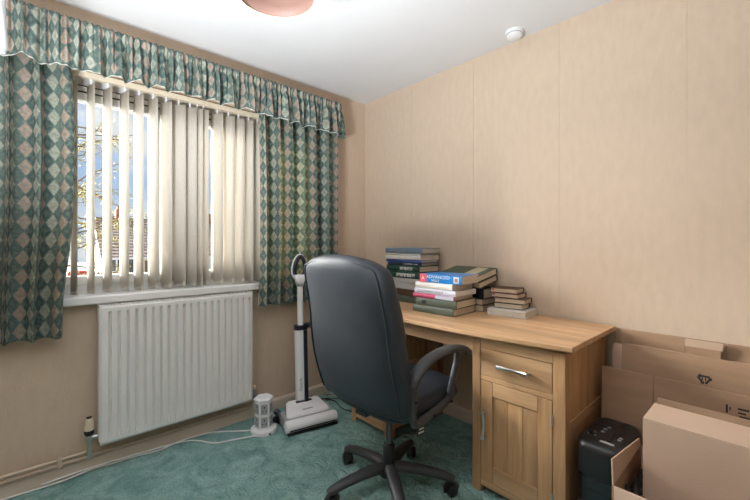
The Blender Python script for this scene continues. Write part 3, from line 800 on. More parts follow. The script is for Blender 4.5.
# front pile with the bright blue book
z = DZ + .0005; GB = 'books in the front pile on the desk'
book(1.085, -.315, z, .285, .235, .041, 2, 'olive', 'olive green hardback at the bottom of the front pile, lying on the desktop', group=GB); z += .0416
book(1.10, -.318, z, .275, .225, .043, 5, 'olive', 'olive green hardback with a dark spine label, second from bottom of the front pile', group=GB, hook=bars([(-.09, -.06, .25, .75)], 'black')); z += .0436
book(1.075, -.315, z, .285, .20, .022, 3, 'pink', 'thin crimson and white paperback above the olive hardbacks', group=GB, hard=False, page='page', hook=bars([(.02, .10, .02, .98), (.10, .142, .02, .98)], 'lav')); z += .0226
book(1.085, -.305, z, .295, .21, .030, 1, 'lav', 'lavender-white paperback in the middle of the front pile', group=GB, hard=False, page='page_w', hook=ticks(-.12, .06, .5, .2, 'g', 5)); z += .0306
book(1.075, -.305, z, .270, .20, .036, 0, 'white', 'plain white paperback directly under the bright blue book', group=GB, hard=False, page='page'); z += .0366
def bluehook(o, lx, ly, h):
    bars([(-lx / 2 + .001, -lx / 2 + .052, .0, 1.0)], 'coral')(o, lx, ly, h)
    bars([(lx / 2 - .050, lx / 2 - .016, .14, .86)], 'white')(o, lx, ly, h)
    text_part('ADVANCED', .026, TXT['w'], o, (-.012, -ly / 2 - .0046, h * .70), (R(90), 0, 0), 'spine_lettering', sx=1.15)
    text_part('SKILLS', .018, TXT['w'], o, (-.03, -ly / 2 - .0046, h * .27), (R(90), 0, 0), 'spine_lettering', sx=1.1)
    text_part('A', .030, TXT['w'], o, (-lx / 2 + .026, -ly / 2 - .0050, h * .5), (R(90), 0, 0), 'spine_lettering')
    MB().box(lx / 2 - .042, lx / 2 - .024, -ly / 2 - .0055, -ly / 2 - .0045, h * .30, h * .70).build('spine_panel', CV['rose'], o)
book(1.113, -.302, z, .285, .195, .049, 4, 'sky', 'thick bright blue paperback with a coral panel on top of the front pile', group=GB, hard=False, page='page', hook=bluehook)
# middle pile behind: big green books
z = DZ + .0005; GC = 'books in the middle pile by the wall'
for lx, ly, h, rz, cov, lab, sp_, dx in (
        (.18, .150, .038, 2, 'brown', 'brown book at the bottom of the middle pile by the wall', '+y', 0),
        (.18, .150, .036, -2, 'black', 'black book with cream pages, second from bottom of the middle pile', '+y', .002),
        (.18, .145, .060, 3, 'black', 'thick glossy black book under the big green books in the middle pile', '-y', .0)):
    book(1.168 + dx, -.098, z, lx, ly, h, rz, cov, lab, spine=sp_, group=GC); z += h + .0006
def labhook(o, lx, ly, h):
    MB().box(.03, .115, -ly / 2 + .012, ly / 2 - .012, h, h + .0006).build('cover_label', CV['cream'], o)
TILT = R(13)
b1 = book(1.115, -.094, z + .023, .30, .175, .036, -5, 'olive', 'lower of two big dark green books propped at a slant on the middle pile', spine='+y', group=GC)
b2 = book(1.105, -.101, z + .023 + .0385, .32, .185, .038, -6, 'olive', 'big slanting dark green book with a cream cover label on top of the middle pile', spine='+y', group=GC, hook=labhook)
for b in (b1, b2): b.rotation_euler.x = TILT
# right pile: small cream-paged books on a white one
z = DZ + .0005; GD = 'books in the low pile at the right'
def mark(o, lx, ly, h): MB().box(-lx / 2 + .012, -lx / 2 + .02, -ly / 2 - .0006, -ly / 2 + .01, h * .45, h * .8).build('page_mark', TXT['r'], o)
for lx, ly, h, rz, cov, lab, pg, cx, cy, hk in (
        (.215, .185, .036, 5, 'white', 'large white paperback lying under the small books at the right', 'page_w', 1.412, -.110, None),
        (.165, .115, .030, 6, 'black', 'small dark-covered book just above the white paperback', 'page', 1.402, -.098, None),
        (.175, .12, .028, 8, 'brown', 'small brown-covered book jutting out in the middle of the right pile', 'page', 1.410, -.098, None),
        (.160, .115, .026, 4, 'maroon', 'small maroon-covered book with a red mark, second from the top of the right pile', 'page', 1.382, -.095, mark),
        (.155, .115, .027, 7, 'brown', 'small brown-covered book on the very top of the right pile', 'page', 1.372, -.095, mark)):
    book(cx, cy, z, lx, ly, h, rz, cov, lab, spine='+y', page=pg, group=GD, hook=hk, hard=cov != 'white'); z += h + .0006

# ================================================================== UPRIGHT VACUUM CLEANER
vc = empty('vacuum_cleaner', (.345, -.802, 0), R(-12), 'white and navy cordless upright vacuum cleaner parked in the corner by the curtain', 'vacuum cleaner')
M['navy_pl'] = mat('navy_plastic', (.012, .016, .035), .3, var=.05)
M['grey_pl'] = mat('grey_plastic', (.36, .36, .38), .4, var=.05)
# floor head, long axis along local y, front = +x
hd = MB().loft([[Vector((x, y, z)) for x, z in ((-.11, .012), (.075, .012), (.088, .03), (.082, .055), (.05, .075), (-.06, .085), (-.10, .07), (-.115, .04))] for y in (-.165, -.155, .155, .165)]).build('floor_head', M['grey_pl'], vc, bevel=.006, smooth=True, autosm=40)
rl = MB(); rl.tube([(.075, -.170, .045), (.075, -.160, .045), (.075, .160, .045), (.075, .170, .045)], [.032, .037, .037, .032], 20); rl.build('roller_cover', M['white_pl'], hd, smooth=True, autosm=40)
MB().box(.060, .113, -.165, .165, .004, .020).build('brush_strip', M['black_pl'], hd, bevel=.004)
MB().box(.108, .1145, -.150, .150, .030, .036).build('trim_line', M['navy_pl'], hd)
ring0 = lambda z, k: [Vector((-.030 + px * k, py * k, z)) for px, py in ((-.075, -.10), (-.065, -.115), (.045, -.145), (.062, -.14), (.066, -.12), (.066, .12), (.062, .14), (.045, .145), (-.065, .115), (-.075, .10))]
tilt = lambda ring: [Vector((p.x, p.y, p.z + .30 * (.04 - p.x) - .010)) for p in ring]
MB().loft([tilt(ring0(.070, 1)), tilt(ring0(.086, 1.0)), tilt(ring0(.096, .95)), tilt(ring0(.100, .85))]).build('top_cover', M['white_pl'], hd, smooth=True, autosm=35)
MB().loft([tilt(ring0(.060, 1.03)), tilt(ring0(.073, 1.03))]).build('cover_trim', M['navy_pl'], hd)
MB().box(-.085, -.062, -.055, .055, .118, .128).build('grip_slot', M['navy_pl'], hd, bevel=.003)
MB().box(.000, .008, -.035, .035, .098, .1035).build('badge', M['grey_pl'], hd)
for s in (-1, 1):
    MB().tube([(-.10, s * .150, .032), (-.10, s * .172, .032)], .032, 16).build('rear_wheel', M['black_pl'], hd, smooth=True, autosm=40)
jn = MB(); jn.tube([(-.085, 0, .06), (-.10, 0, .12)], .030, 14); jn.box(-.125, -.07, -.055, .055, .07, .105); jn.build('pivot_joint', M['navy_pl'], vc, bevel=.004)
# upright body leans back slightly to the wall
bd = MB().loft([superring(-.105 - .03 * t, 0, .105 + .50 * t, .034, .042, 3, 24) for t in (0, .04, .5, .96, 1)]).build('motor_tube', M['white_pl'], vc, smooth=True, autosm=40)
MB().box(-.078, -.066, .006, .030, .12, .60).build('body_stripe', M['navy_pl'], bd, rot=(0, R(-3.3), 0), loc=(.014, 0, .0))
MB().loft([superring(-.133, 0, z, .037, .046, 3, 24) for z in (.595, .625)]).build('collar', M['navy_pl'], bd, smooth=True, autosm=40)
MB().box(-.14, -.05, .02, .085, .617, .635).build('hook_clip', M['navy_pl'], bd, bevel=.004)
MB().tube([(-.135, 0, .60), (-.150, 0, .90)], .020, 16).build('upper_tube', M['white_pl'], vc, smooth=True, autosm=40)
ng = MB().loft([superring(-.150 + .0 * t, 0, .89 + .08 * t, .022 + .008 * t, .022 + .022 * t, 3, 20) for t in (0, .5, 1)]).build('handle_neck', M['white_pl'], vc, smooth=True)
hl = []
for i in range(24):
    t = 2 * math.pi * i / 24; yy = .037 * math.sin(t); zz = 1.022 + .074 * math.cos(t); yy *= 1.0 - .25 * math.cos(t)
    hl.append((-.150 + .012 * math.cos(t), yy, zz))
MB().tube(hl, .014, 10, closed=True).build('handle_loop', M['navy_pl'], vc, smooth=True)
hl2 = [(-.162 + .012 * math.cos(2 * math.pi * i / 24), (.043) * math.sin(2 * math.pi * i / 24) * (1 - .25 * math.cos(2 * math.pi * i / 24)), 1.020 + .081 * math.cos(2 * math.pi * i / 24)) for i in range(24)]
MB().tube(hl2, .015, 8, closed=True).build('handle_back', M['white_pl'], vc, smooth=True)
text_part('Gtech', .036, M['grey_pl'], bd, (-.0735, -.020, .235), (R(90), R(-90), R(90)), 'lettering')

# ================================================================== POWER TOWER AND CABLES
pt = empty('socket_tower', (.245, -1.06, 0), R(-22), 'white tower extension socket with grey outlets on the carpet beside the radiator', 'socket tower')
MB().lathe([(.078, .002), (.080, .010), (.078, .026), (.060, .032)], 28).build('base', M['white_pl'], pt, smooth=True, autosm=40)
hexr = lambda z, r: [Vector((r * math.cos(R(60 * k + 30)), r * math.sin(R(60 * k + 30)), z)) for k in range(6)]
tw = MB().loft([hexr(.030, .056), hexr(.205, .056)]).build('tower', M['white_pl'], pt, bevel=.005)
MB().loft([hexr(.203, .061), hexr(.212, .062), hexr(.222, .050)]).build('cap', M['white_pl'], pt, bevel=.004)
for k in range(6):
    a = R(60 * k); 
    for zz in (.045, .125):
        m4 = Matrix.Rotation(a, 4, 'Z')
        f = MB().box(.0475, .0500, -.020, .020, zz, zz + .062, m4).build('outlet', M['grey_pl'], tw)
        s_ = MB(); s_.box(.0498, .0506, -.003, .003, zz + .038, zz + .050, m4); s_.box(.0498, .0506, -.014, -.006, zz + .018, zz + .023, m4); s_.box(.0498, .0506, .006, .014, zz + .018, zz + .023, m4)
        s_.build('pin_holes', M['black_pl'], f)
MB().cyl((.076, .03, .014), (.083, .033, .014), .006, n=10).build('overload_button', M['black_pl'], pt)
def wire(name, pts, r, m, label, n=8):
    pts = [Vector(p) for p in pts]; out = []
    P_ = [pts[0] * 2 - pts[1]] + pts + [pts[-1] * 2 - pts[-2]]
    for i in range(1, len(P_) - 2):
        for k in range(n):
            t = k / n; a, b, c, d = P_[i - 1:i + 3]
            out.append(.5 * ((2 * b) + (-a + c) * t + (2 * a - 5 * b + 4 * c - d) * t * t + (-a + 3 * b - 3 * c + d) * t ** 3))
    out.append(pts[-1])
    return tag(MB().tube(out, r, 7).build(name, M[m], smooth=True), label, 'cable')
wire('power_cable', [(.026, -2.60, .006), (.026, -2.23, .006), (.036, -2.03, .006), (.026, -1.90, .012), (.030, -1.82, .008), (.030, -1.72, .006), (.05, -1.60, .006), (.035, -1.48, .010), (.040, -1.34, .006), (.09, -1.25, .006), (.14, -1.19, .006), (.20, -1.115, .008)],
     .0042, 'cable_w', 'white power cable snaking along the skirting to the left')
wire('flex_cable', [(.027, -2.10, .016), (.030, -1.90, .022), (.042, -1.60, .016), (.05, -1.46, .006), (.10, -1.40, .006), (.19, -1.34, .006), (.23, -1.24, .006), (.262, -1.165, .008), (.285, -1.128, .012)],
     .0040, 'cable_w', 'white flex looping out over the carpet to the socket tower')
wire('black_cable', [(.06, -.56, .006), (.12, -.50, .006), (.20, -.47, .006), (.30, -.50, .006), (.38, -.50, .006), (.47, -.45, .006), (.47, -.30, .006), (.46, -.1, .006)],
     .0035, 'black_pl', 'black cable lying on the carpet between vacuum cleaner and desk')
wire('black_flex', [(.14, -.61, .006), (.16, -.56, .03), (.15, -.50, .02), (.22, -.40, .006), (.30, -.36, .006), (.40, -.30, .006), (.46, -.22, .006)],
     .003, 'black_pl', 'thin black flex curling behind the vacuum cleaner towards the corner')
M['orange'] = mat('orange_cable', (.42, .10, .04), .5)
wire('orange_cable', [(.06, -.46, .006), (.12, -.36, .006), (.25, -.33, .006), (.40, -.40, .006), (.485, -.42, .006)], .0035, 'orange', 'dull orange cable on the carpet in the corner beside the desk')
ca = empty('charger_adaptor', (.10, -.60, .0), R(25), 'black plug-in charger adaptor on the floor behind the vacuum cleaner', 'charger')
MB().box(-.03, .03, -.022, .022, .001, .045).build('housing', M['black_gl'], ca, bevel=.008)
MB().box(.03, .034, -.012, .012, .012, .034).build('plug_face', M['cream_pl'], ca, bevel=.001)
# dark thing beside the vacuum: a coiled hose on the carpet
ho = empty('hose', (.16, -.955, 0), 0, 'dark ribbed hose lying on the carpet between socket tower and vacuum cleaner', 'hose')
hpts = [(-.06, -.05, .022), (-.01, -.045, .022), (.03, -.02, .022), (.03, .03, .022), (-.02, .06, .022), (-.07, .06, .022)]
HP = []
for i in range(len(hpts) - 1):
    for k in range(10):
        t = k / 10; HP.append(Vector(hpts[i]).lerp(Vector(hpts[i + 1]), t))
MB().tube(HP, [.020 if i % 2 else .016 for i in range(len(HP))], 10).build('ribbed_tube', M['navy_pl'], ho, smooth=False)
MB().tube([hpts[0], (-.09, -.05, .022)], .021, 14).build('end_cuff', M['black_pl'], ho, smooth=True, autosm=40)

# ================================================================== SHREDDER
sh = empty('paper_shredder', (1.980, -.400, 0.0), 0, 'black paper shredder between the desk and the cardboard boxes', 'shredder')
SA, SB = .086, .152
bin_ = MB().loft([superring(0, 0, z, SA * k, SB * k, 5, 32) for z, k in ((.004, .90), (.015, .92), (.27, .97), (.285, .97))]).build('bin', M['black_gl'], sh, smooth=True, autosm=40)
MB().box(-.045, .045, -SB * .955 - .002, -SB * .93, .05, .24).build('bin_window', M['black_gl'], bin_, bevel=.004)
hd = MB().loft([superring(0, 0, z, SA * k, SB * k, 4.2, 40) for z, k in ((.288, 1.0), (.30, 1.03), (.390, 1.03), (.407, 1.0), (.417, .93), (.421, .80))]).build('shredder_head', M['black_pl'], sh, smooth=True, autosm=50)
MB().box(.012, .024, -.095, .105, .4195, .4218).build('paper_slot', M['black_gl'], hd)
MB().box(-.006, .042, -.115, -.100, .4200, .4220).build('slot_plate', M['grey_pl'], hd)
kn = MB().lathe([(.016, .419), (.015, .427), (.012, .429)], 18, (-.045, -.06, 0)).build('power_switch', M['black_gl'], hd, smooth=True, autosm=40)
for (x, y) in ((-.02, -.02), (-.02, .01), (-.012, .035), (.045, -.05), (.045, -.03)):
    q = MB(); q.box(x - .006, x + .006, y - .006, y + .006, .4210, .4216); q.build('icon', M['grey_pl'], hd)
for s in range(3):
    MB().box(-.060 + .012 * s, -.054 + .012 * s, -.075, -.065, .4210, .4216).build('icon', M['grey_pl'], hd)

# ================================================================== FLATTENED CARDBOARD
def sheet(x0, x1, ybot, ytop, z1, label, mat_='card', segs=None, hook=None, notch=None, z0=.004):
    """flattened box leaning on the wall: two skins with fluted edge, folded where segs says"""
    o = empty('cardboard_sheet', (x0, ybot, 0), 0, label, 'cardboard', 'flattened cardboard boxes against the wall')
    lean = math.atan2(ytop - ybot, z1)
    ln = math.hypot(ytop - ybot, z1)
    xs = [0] + [s - x0 for s in (segs or [])] + [x1 - x0]
    m = Matrix.Rotation(-lean, 4, 'X')
    for a, b in zip(xs, xs[1:]):
        p = MB().box(a + .0008, b - .0008, -.003, .003, z0, ln, m).build('panel', M[mat_], o, bevel=.0008, seg=1)
        MB().box(a + .002, b - .002, -.0022, .0022, ln - .0005, ln + .0006, m).build('fluted_edge', M['card_edge'], p)
    if hook: hook(o, m, ln)
    return o
sheet(1.905, 2.62, -.075, -.012, .772, 'flattened brown box leaning hindmost against the wall', 'card', [2.30])
def tapehook(o, m, ln):
    MB().box(.235, .355, -.0045, -.0028, ln - .03, ln + .001, m).build('parcel_tape', M['tape'], o)
sheet(1.935, 2.285, -.115, -.048, .775, 'flattened brown box with a strip of shiny parcel tape at its top edge', 'card', [2.17], tapehook)
sheet(1.908, 2.75, -.155, -.085, .712, 'flattened brown box showing a sliver beside the desk behind the box with the recycling mark', 'card2', [1.99])
def rechook(o, m, ln):
    # recycling triangle of three bent arrows, printed upside down
    cx, cz, r = .285, ln - .088, .027
    pts = [Vector((cx + r * math.cos(R(-90 + 120 * k)), -.0034, cz + r * .82 * math.sin(R(-90 + 120 * k)))) for k in range(3)]
    for k in range(3):
        a, b = pts[k], pts[(k + 1) % 3]; d = (b - a); a2 = a + d * .14; b2 = a + d * .72
        n = Vector((-d.z, 0, d.x)).normalized()
        q = MB()
        def pl(poly): q.add([m @ p for p in poly] + [m @ (p + Vector((0, -.0004, 0))) for p in poly], [tuple(range(len(poly))), tuple(range(2 * len(poly) - 1, len(poly) - 1, -1))])
        pl([a2 + n * .0035, b2 + n * .0035, b2 - n * .0035, a2 - n * .0035]); e = a + d * .95
        pl([b2 + n * .0085, e, b2 - n * .0085])
        q.build('recycling_arrow', M['ink'], o)
    for i, (x, w) in enumerate(((-.006, .004), (.004, .004))):
        MB().box(cx + x - w / 2, cx + x + w / 2, -.0036, -.0032, cz - .006, cz + .006, m).build('print_mark', M['ink'], o)
sheet(1.957, 2.78, -.205, -.135, .730, 'flattened brown box printed with a black recycling triangle', 'card', None, rechook)
def inkhook(o, m, ln):
    rnd = random.Random(4)
    for (x, z, w, h) in ((.415, .060, .006, .030), (.425, .058, .004, .012), (.448, .052, .03, .007), (.448, .066, .022, .006), (.452, .080, .034, .008), (.492, .056, .012, .030), (.505, .06, .018, .008), (.505, .076, .02, .012)):
        MB().box(x, x + w, -.0036, -.0032, ln - z - h / 2, ln - z + h / 2, m).build('print_mark', M['ink'], o)
sheet(1.893, 2.78, -.255, -.185, .622, 'front flattened brown box with a crease, standing behind the shredder', 'card', [2.085], inkhook)

# open box with flaps up
ob = empty('open_box', (2.33, -.60, 0), 0, 'open cardboard box on the carpet with its left flap standing up', 'box')
ax, bx_, ay, by = -.245, .30, -.175, .175
H = .42; t = .005
MB().box(ax, ax + t, ay, by, .003, H).build('side_wall', M['card'], ob, bevel=.001, seg=1)
MB().box(bx_ - t, bx_, ay, by, .003, H).build('side_wall', M['card'], ob, bevel=.001, seg=1)
MB().box(ax + t, bx_ - t, ay, ay + t, .003, H).build('front_wall', M['card2'], ob, bevel=.001, seg=1)
MB().box(ax + t, bx_ - t, by - t, by, .003, H).build('rear_wall', M['card2'], ob, bevel=.001, seg=1)
MB().box(ax + t, bx_ - t, ay + t, by - t, .003, .009).build('bottom', M['card2'], ob)
m = Matrix.Translation((ax + .0025, 0, H)) @ Matrix.Rotation(R(-4), 4, 'Y')
fl = MB().prism([(ay + .002, .001), (by - .002, .001), (by - .014, .030), (ay + .012, .078)], -.0025, .0025, 'x', m).build('left_flap', M['card2'], ob, bevel=.0008, seg=1)
m = Matrix.Translation((0, ay, H)) @ Matrix.Rotation(R(165), 4, 'X')
MB().prism([(ax + .006, .001), (bx_ - .006, .001), (bx_ - .016, .13), (ax + .016, .13)], -.0025, .0025, 'y', m).build('front_flap', M['card2'], ob, bevel=.0008, seg=1)
# crumpled packing paper in the box
M['packing'] = mat('dark_packing_paper', (.07, .055, .05), .7, var=.4, scale=30, bump=.3, bscale=60)
pk = MB()
for gx0, gx1, gy0, gy1, nu, nv in ((ax + .008, -.202, ay + .008, by - .008, 8, 40), (-.200, bx_ - .008, ay + .008, -.038, 60, 14)):
    pk.grid(lambda u, v: Vector((gx0 + (gx1 - gx0) * u, gy0 + (gy1 - gy0) * v, .335 + .04 * mnoise.noise(Vector((gx0 * 20 + u * nu * .3, v * nv * .3, 0))) + .02 * mnoise.noise(Vector((u * nu * .8, v * nv * .8, 3))))), nu, nv)
pk.build('packing_paper', M['packing'], None, loc=(2.33, -.60, 0), solid=.004)
tag(bpy.data.objects['packing_paper'], 'dark crumpled packing paper inside the open cardboard box', 'packing paper', kind='stuff')

# big taped box standing in the open one
bb = empty('cardboard_box', (2.362, -.555, .24), 0, 'big tan cardboard box standing on top of the open box, nearest the camera', 'box')
x0, x1, y0, y1, z1 = -.225, .245, -.075, .125, .362
MB().box(x0, x1, y0, y0 + .004, .0, z1).build('front_panel', M['card2'], bb, bevel=.001, seg=1)
MB().box(x0, x0 + .004, y0 + .004, y1 - .004, .0, z1).build('side_panel', M['card'], bb, bevel=.001, seg=1)
MB().box(x1 - .004, x1, y0 + .004, y1 - .004, .0, z1).build('side_panel', M['card'], bb, bevel=.001, seg=1)
MB().box(x0, x1, y1 - .004, y1, .0, z1 - .03).build('rear_panel', M['card'], bb, bevel=.001, seg=1)
MB().box(x0 + .004, x1 - .004, y0 + .004, y1 - .004, .0, .004).build('bottom', M['card'], bb)
MB().box(x0, x1, y0, y1 - .03, z1 + .0003, z1 + .0045).build('top_flap', M['card2'], bb, bevel=.001, seg=1)
m = Matrix.Translation((0, y1, z1 - .03)) @ Matrix.Rotation(R(-12), 4, 'X')
MB().box(x0 + .003, x1 - .003, -.002, .002, .001, .045, m).build('rear_flap', M['card'], bb, bevel=.001, seg=1)

# ================================================================== CEILING THINGS
sd_ = empty('smoke_detector', (1.42, -.10, ZC), 0, 'small white smoke detector on the ceiling by the right wall', 'smoke detector')
MB().lathe([(.050, 0), (.050, -.012), (.046, -.016)], 28).build('base', M['white_pl'], sd_, smooth=True, autosm=40)
MB().lathe([(.044, -.016), (.042, -.030), (.030, -.038), (.012, -.040)], 28).build('cover', M['white_pl'], sd_, smooth=True, autosm=40)
MB().lathe([(.0455, -.0165), (.0455, -.0195)], 28).build('vent_ring', M['grey_pl'], sd_)

lp = empty('pendant_lamp', (1.25, -1.503, ZC), 0, 'dusky pink pendant lampshade hanging from the ceiling, switched off', 'lamp')
MB().lathe([(.045, 0), (.043, -.018), (.012, -.026)], 20).build('ceiling_rose', M['white_pl'], lp, smooth=True, autosm=40)
MB().cyl((0, 0, -.02), (0, 0, -.13), .003, n=8).build('flex', M['cable_w'], lp)
MB().cyl((0, 0, -.13), (0, 0, -.19), .018, .020, n=14).build('bulb_holder', M['white_pl'], lp, smooth=True, autosm=40)
sp_ = [(.030, -.138), (.075, -.148), (.108, -.183), (.126, -.233), (.136, -.293), (.1375, -.338)]
MB().lathe(sp_, 48, cap=False).build('lamp_shade', M['shade'], lp, smooth=True, solid=.003)
rim = [(.1375 * math.cos(2 * math.pi * k / 48), .1375 * math.sin(2 * math.pi * k / 48), -.338) for k in range(48)]
MB().tube(rim, .003, 6, closed=True).build('shade_rim', M['cream_pl'], lp, smooth=True)
M['bulb'] = mat('frosted_bulb', (.75, .74, .70), .3)
MB().lathe([(.014, -.19), (.020, -.21), (.030, -.235), (.030, -.255), (.018, -.275), (.004, -.280)], 18).build('bulb', M['bulb'], lp, smooth=True)

# floor lamp whose spot heads just reach into the left edge of the picture
M['lamp_w'] = mat('satin_white_metal', (.55, .54, .55), .4, var=.03)
fl_ = empty('floor_lamp', (.60, -2.304, 0), 0, 'white floor lamp with a chrome arm, only its spot heads showing at the left edge', 'lamp')
MB().lathe([(.12, .003), (.12, .015), (.11, .022), (.015, .026)], 28).build('base', M['white_pl'], fl_, smooth=True, autosm=40)
MB().cyl((0, 0, .02), (0, 0, 2.06), .010, n=12).build('pole', M['white_pl'], fl_, smooth=True, autosm=40)
MB().tube([(0, 0, 2.05), (0, .055, 2.072), (0, .125, 2.075), (0, .155, 2.085)], .004, 8).build('arm', M['chrome'], fl_, smooth=True)
MB().tube([(0, .062, 2.062), (0, .070, 2.055), (0, .077, 1.872), (0, .075, 1.862)], [.026, .032, .034, .029], 20).build('spot_head', M['lamp_w'], fl_, smooth=True, autosm=50)
MB().tube([(0, 0, .83), (0, .05, .832)], .004, 8).build('lower_arm', M['chrome'], fl_, smooth=True)
MB().tube([(0, .030, .86), (0, .045, .862), (0, .082, .862), (0, .090, .862)], [.018, .030, .030, .024], 18).build('lower_spot_head', M['lamp_w'], fl_, smooth=True, autosm=50)

# ================================================================== OUTSIDE
GZ = -2.6
M['ground'] = mat('pale_paving', (.16, .16, .15), .9, var=.2, scale=.6)
M['road'] = mat('grey_tarmac', (.22, .215, .21), .9, var=.1, scale=2)
M['roof'] = mat('brown_roof_tiles', (.27, .21, .17), .85, var=.18, scale=3)
M['render_y'] = mat('cream_render', (.86, .80, .60), .9, var=.05, scale=2)
M['brick'] = mat('red_brick', (.38, .15, .085), .9, var=.25, scale=6)
M['fence'] = mat('brown_fence', (.24, .14, .085), .9, var=.2, scale=3)
M['leafy'] = mat('yellow_green_leaves', (.50, .42, .10), .7, var=.4, scale=1.5)
M['bushg'] = mat('bright_green_leaves', (.18, .34, .03), .7, var=.4, scale=4)
M['darkleaf'] = mat('dark_green_leaves', (.06, .09, .035), .8, var=.4, scale=2)
M['bark'] = mat('brown_bark', (.13, .09, .06), .9, var=.3, scale=8)
M['win_dark'] = mat('dark_window_glass', (.06, .075, .085), .1)
M['car'] = mat('silver_blue_car_paint', (.42, .52, .66), .25, var=.03)
M['red'] = mat('red_paint', (.5, .05, .03), .4)
struct(MB().box(-90, -.4, -60, 60, GZ - .2, GZ).build('ground_outside', M['ground']))
struct(MB().box(-24, -17, -60, 60, GZ, GZ + .02).build('road', M['road']))

def house(y0, y1, x, label, zeave, zridge, depth=8, roofm='roof', wallm='render_y', wins=(), doors=(), chim=(), rows=13):
    o = empty('bungalow', (x, (y0 + y1) / 2, GZ), 0, label, 'house', 'houses across the road'); c = (y0 + y1) / 2; h = zeave - GZ
    MB().box(-depth, 0, y0 - c, y1 - c, 0, h).build('walls', M[wallm], o)
    rz = zridge - GZ; half = depth / 2 + .4
    # roof courses: each row of tiles a stepped board, front and rear slope
    for sx in (1, -1):
        for i in range(rows):
            t0, t1 = i / rows, (i + 1.12) / rows; t1 = min(1, t1)
            xa = -depth / 2 + sx * half * (1 - t0); xb = -depth / 2 + sx * half * (1 - t1)
            za = h - .12 + (rz - h + .12) * t0; zb = h - .12 + (rz - h + .12) * t1
            m_ = MB(); pts = [(xa, za), (xb, zb), (xb, zb + .05), (xa, za + .13)]
            m_.prism(pts, y0 - c - .35, y1 - c + .35, 'y'); m_.build('tile_course', M[roofm], o)
    g = MB()
    for yy in (y0 - c, y1 - c - .1): g.prism([(0, h - .02), (-depth, h - .02), (-depth / 2, rz - .18)], yy, yy + .1, 'y')
    g.build('gables', M[wallm], o)
    for yy in (y0 - c - .40, y1 - c + .33):
        b = MB(); b.prism([(half - depth / 2 + .02, h - .32), (half - depth / 2 + .02, h - .02), (-depth / 2, rz + .06), (-depth / 2, rz - .24)], yy, yy + .07, 'y'); b.build('barge_board', M['upvc'], o)
    MB().box(.28, .42, y0 - c - .3, y1 - c + .3, h - .28, h - .10).build('gutter', M['upvc'], o)
    MB().box(-depth / 2 - .12, -depth / 2 + .12, y0 - c - .3, y1 - c + .3, rz - .02, rz + .12).build('ridge_tiles', M[roofm], o)
    for (a, b, za, zb) in wins:
        w = MB().box(.0, .06, a - c, b - c, za - GZ, zb - GZ).build('window', M['upvc'], o)
        n = 2; pw = (b - a) / n
        for i in range(n): MB().box(.05, .07, a - c + i * pw + .06, a - c + (i + 1) * pw - .06, za - GZ + .07, zb - GZ - .07).build('pane', M['win_dark'], w)
    for (a, b, zb, mt) in doors:
        d = MB().box(0, .06, a - c, b - c, 0, zb - GZ).build('door', M[mt], o); MB().box(.06, .08, a - c + .2, b - c - .2, zb - GZ - .9, zb - GZ - .25).build('pane', M['win_dark'], d)
    for (yy, s) in chim:
        ck = MB().box(-depth / 2 - .35, -depth / 2 + .35, yy - c - s, yy - c + s, rz - .5, rz + .85).build('chimney', M['brick'], o)
        for q in (-.18, .18): MB().lathe([(.12, rz + .85), (.10, rz + 1.15)], 12, (-depth / 2, yy - c + q, 0)).build('chimney_pot', M['brick'], ck)
    return o
house(2.0, 18.5, -34, 'cream bungalow with a long brown tiled roof facing the window', .12, 3.35,
      wins=((2.3, 3.2, -1.15, -.10), (3.55, 4.45, -1.35, -.10), (5.5, 6.7, -1.15, -.10), (8.4, 10, -1.2, -.1), (12, 14, -1.2, -.1)), doors=((4.75, 5.2, -.3, 'fence'), (7.2, 8.0, -.2, 'fence')), chim=((3.6, .4), (11, .4)))
house(-9.0, -.1, -44, 'lower brown-roofed house partly seen at the left behind the bush', -.3, 1.75,
      wallm='brick', wins=((-2.8, -1.2, -1.6, -.5), (-6, -4.5, -1.6, -.5)), chim=((-1.0, .35),))
gs = empty('garden_fence', (-31, 1.2, GZ), 0, 'brown timber fence and gate at the left end of the bungalow', 'fence')
for i in range(9): MB().box(-.02, .02, -1.0 + i * .24, -.785 + i * .24, .05, 1.65).build('board', M['fence'], gs)
for y in (-1.05, .08, 1.2): MB().box(-.06, .06, y - .05, y + .05, 0, 1.75).build('post', M['fence'], gs)

# parked car
ca = empty('parked_car', (-28.5, 2.6, GZ), R(90), 'pale silver-blue car parked in front of the bungalow', 'car')
side = [(-2.0, .35), (-2.05, .75), (-1.75, .92), (-1.0, 1.0), (-.45, 1.42), (.9, 1.45), (1.55, 1.02), (1.95, .95), (2.05, .6), (2.0, .35)]
MB().prism(side, -.82, .82, 'y').build('body', M['car'], ca, bevel=.05)
MB().prism([(-.85, 1.02), (-.40, 1.36), (.85, 1.39), (1.35, 1.04)], -.835, .835, 'y').build('windows', M['win_dark'], ca)
MB().prism([(-1.02, 1.03), (-.5, 1.38), (-.46, 1.36), (-.95, 1.02)], -.70, .70, 'y').build('windscreen', M['win_dark'], ca)
for xx in (-1.3, 1.3):
    for s in (-1, 1):
        MB().tube([(xx, s * .70, .32), (xx, s * .85, .32)], .32, 18).build('wheel', M['black_pl'], ca)
rc = empty('red_wheelie_bin', (-28.5, -.05, GZ), 0, 'red wheeled bin beyond the green bush', 'bin')
MB().loft([[Vector((x * k, y * k, z)) for x, y in ((-.45, -.55), (.45, -.55), (.45, .55), (-.45, .55))] for z, k in ((.05, .8), (1.75, 1), (1.78, 1.05), (1.9, 1.0))]).build('bin_body', M['red'], rc)
MB().box(-.4, .5, -.5, .5, 1.9, 1.98).build('bin_lid', M['red'], rc)

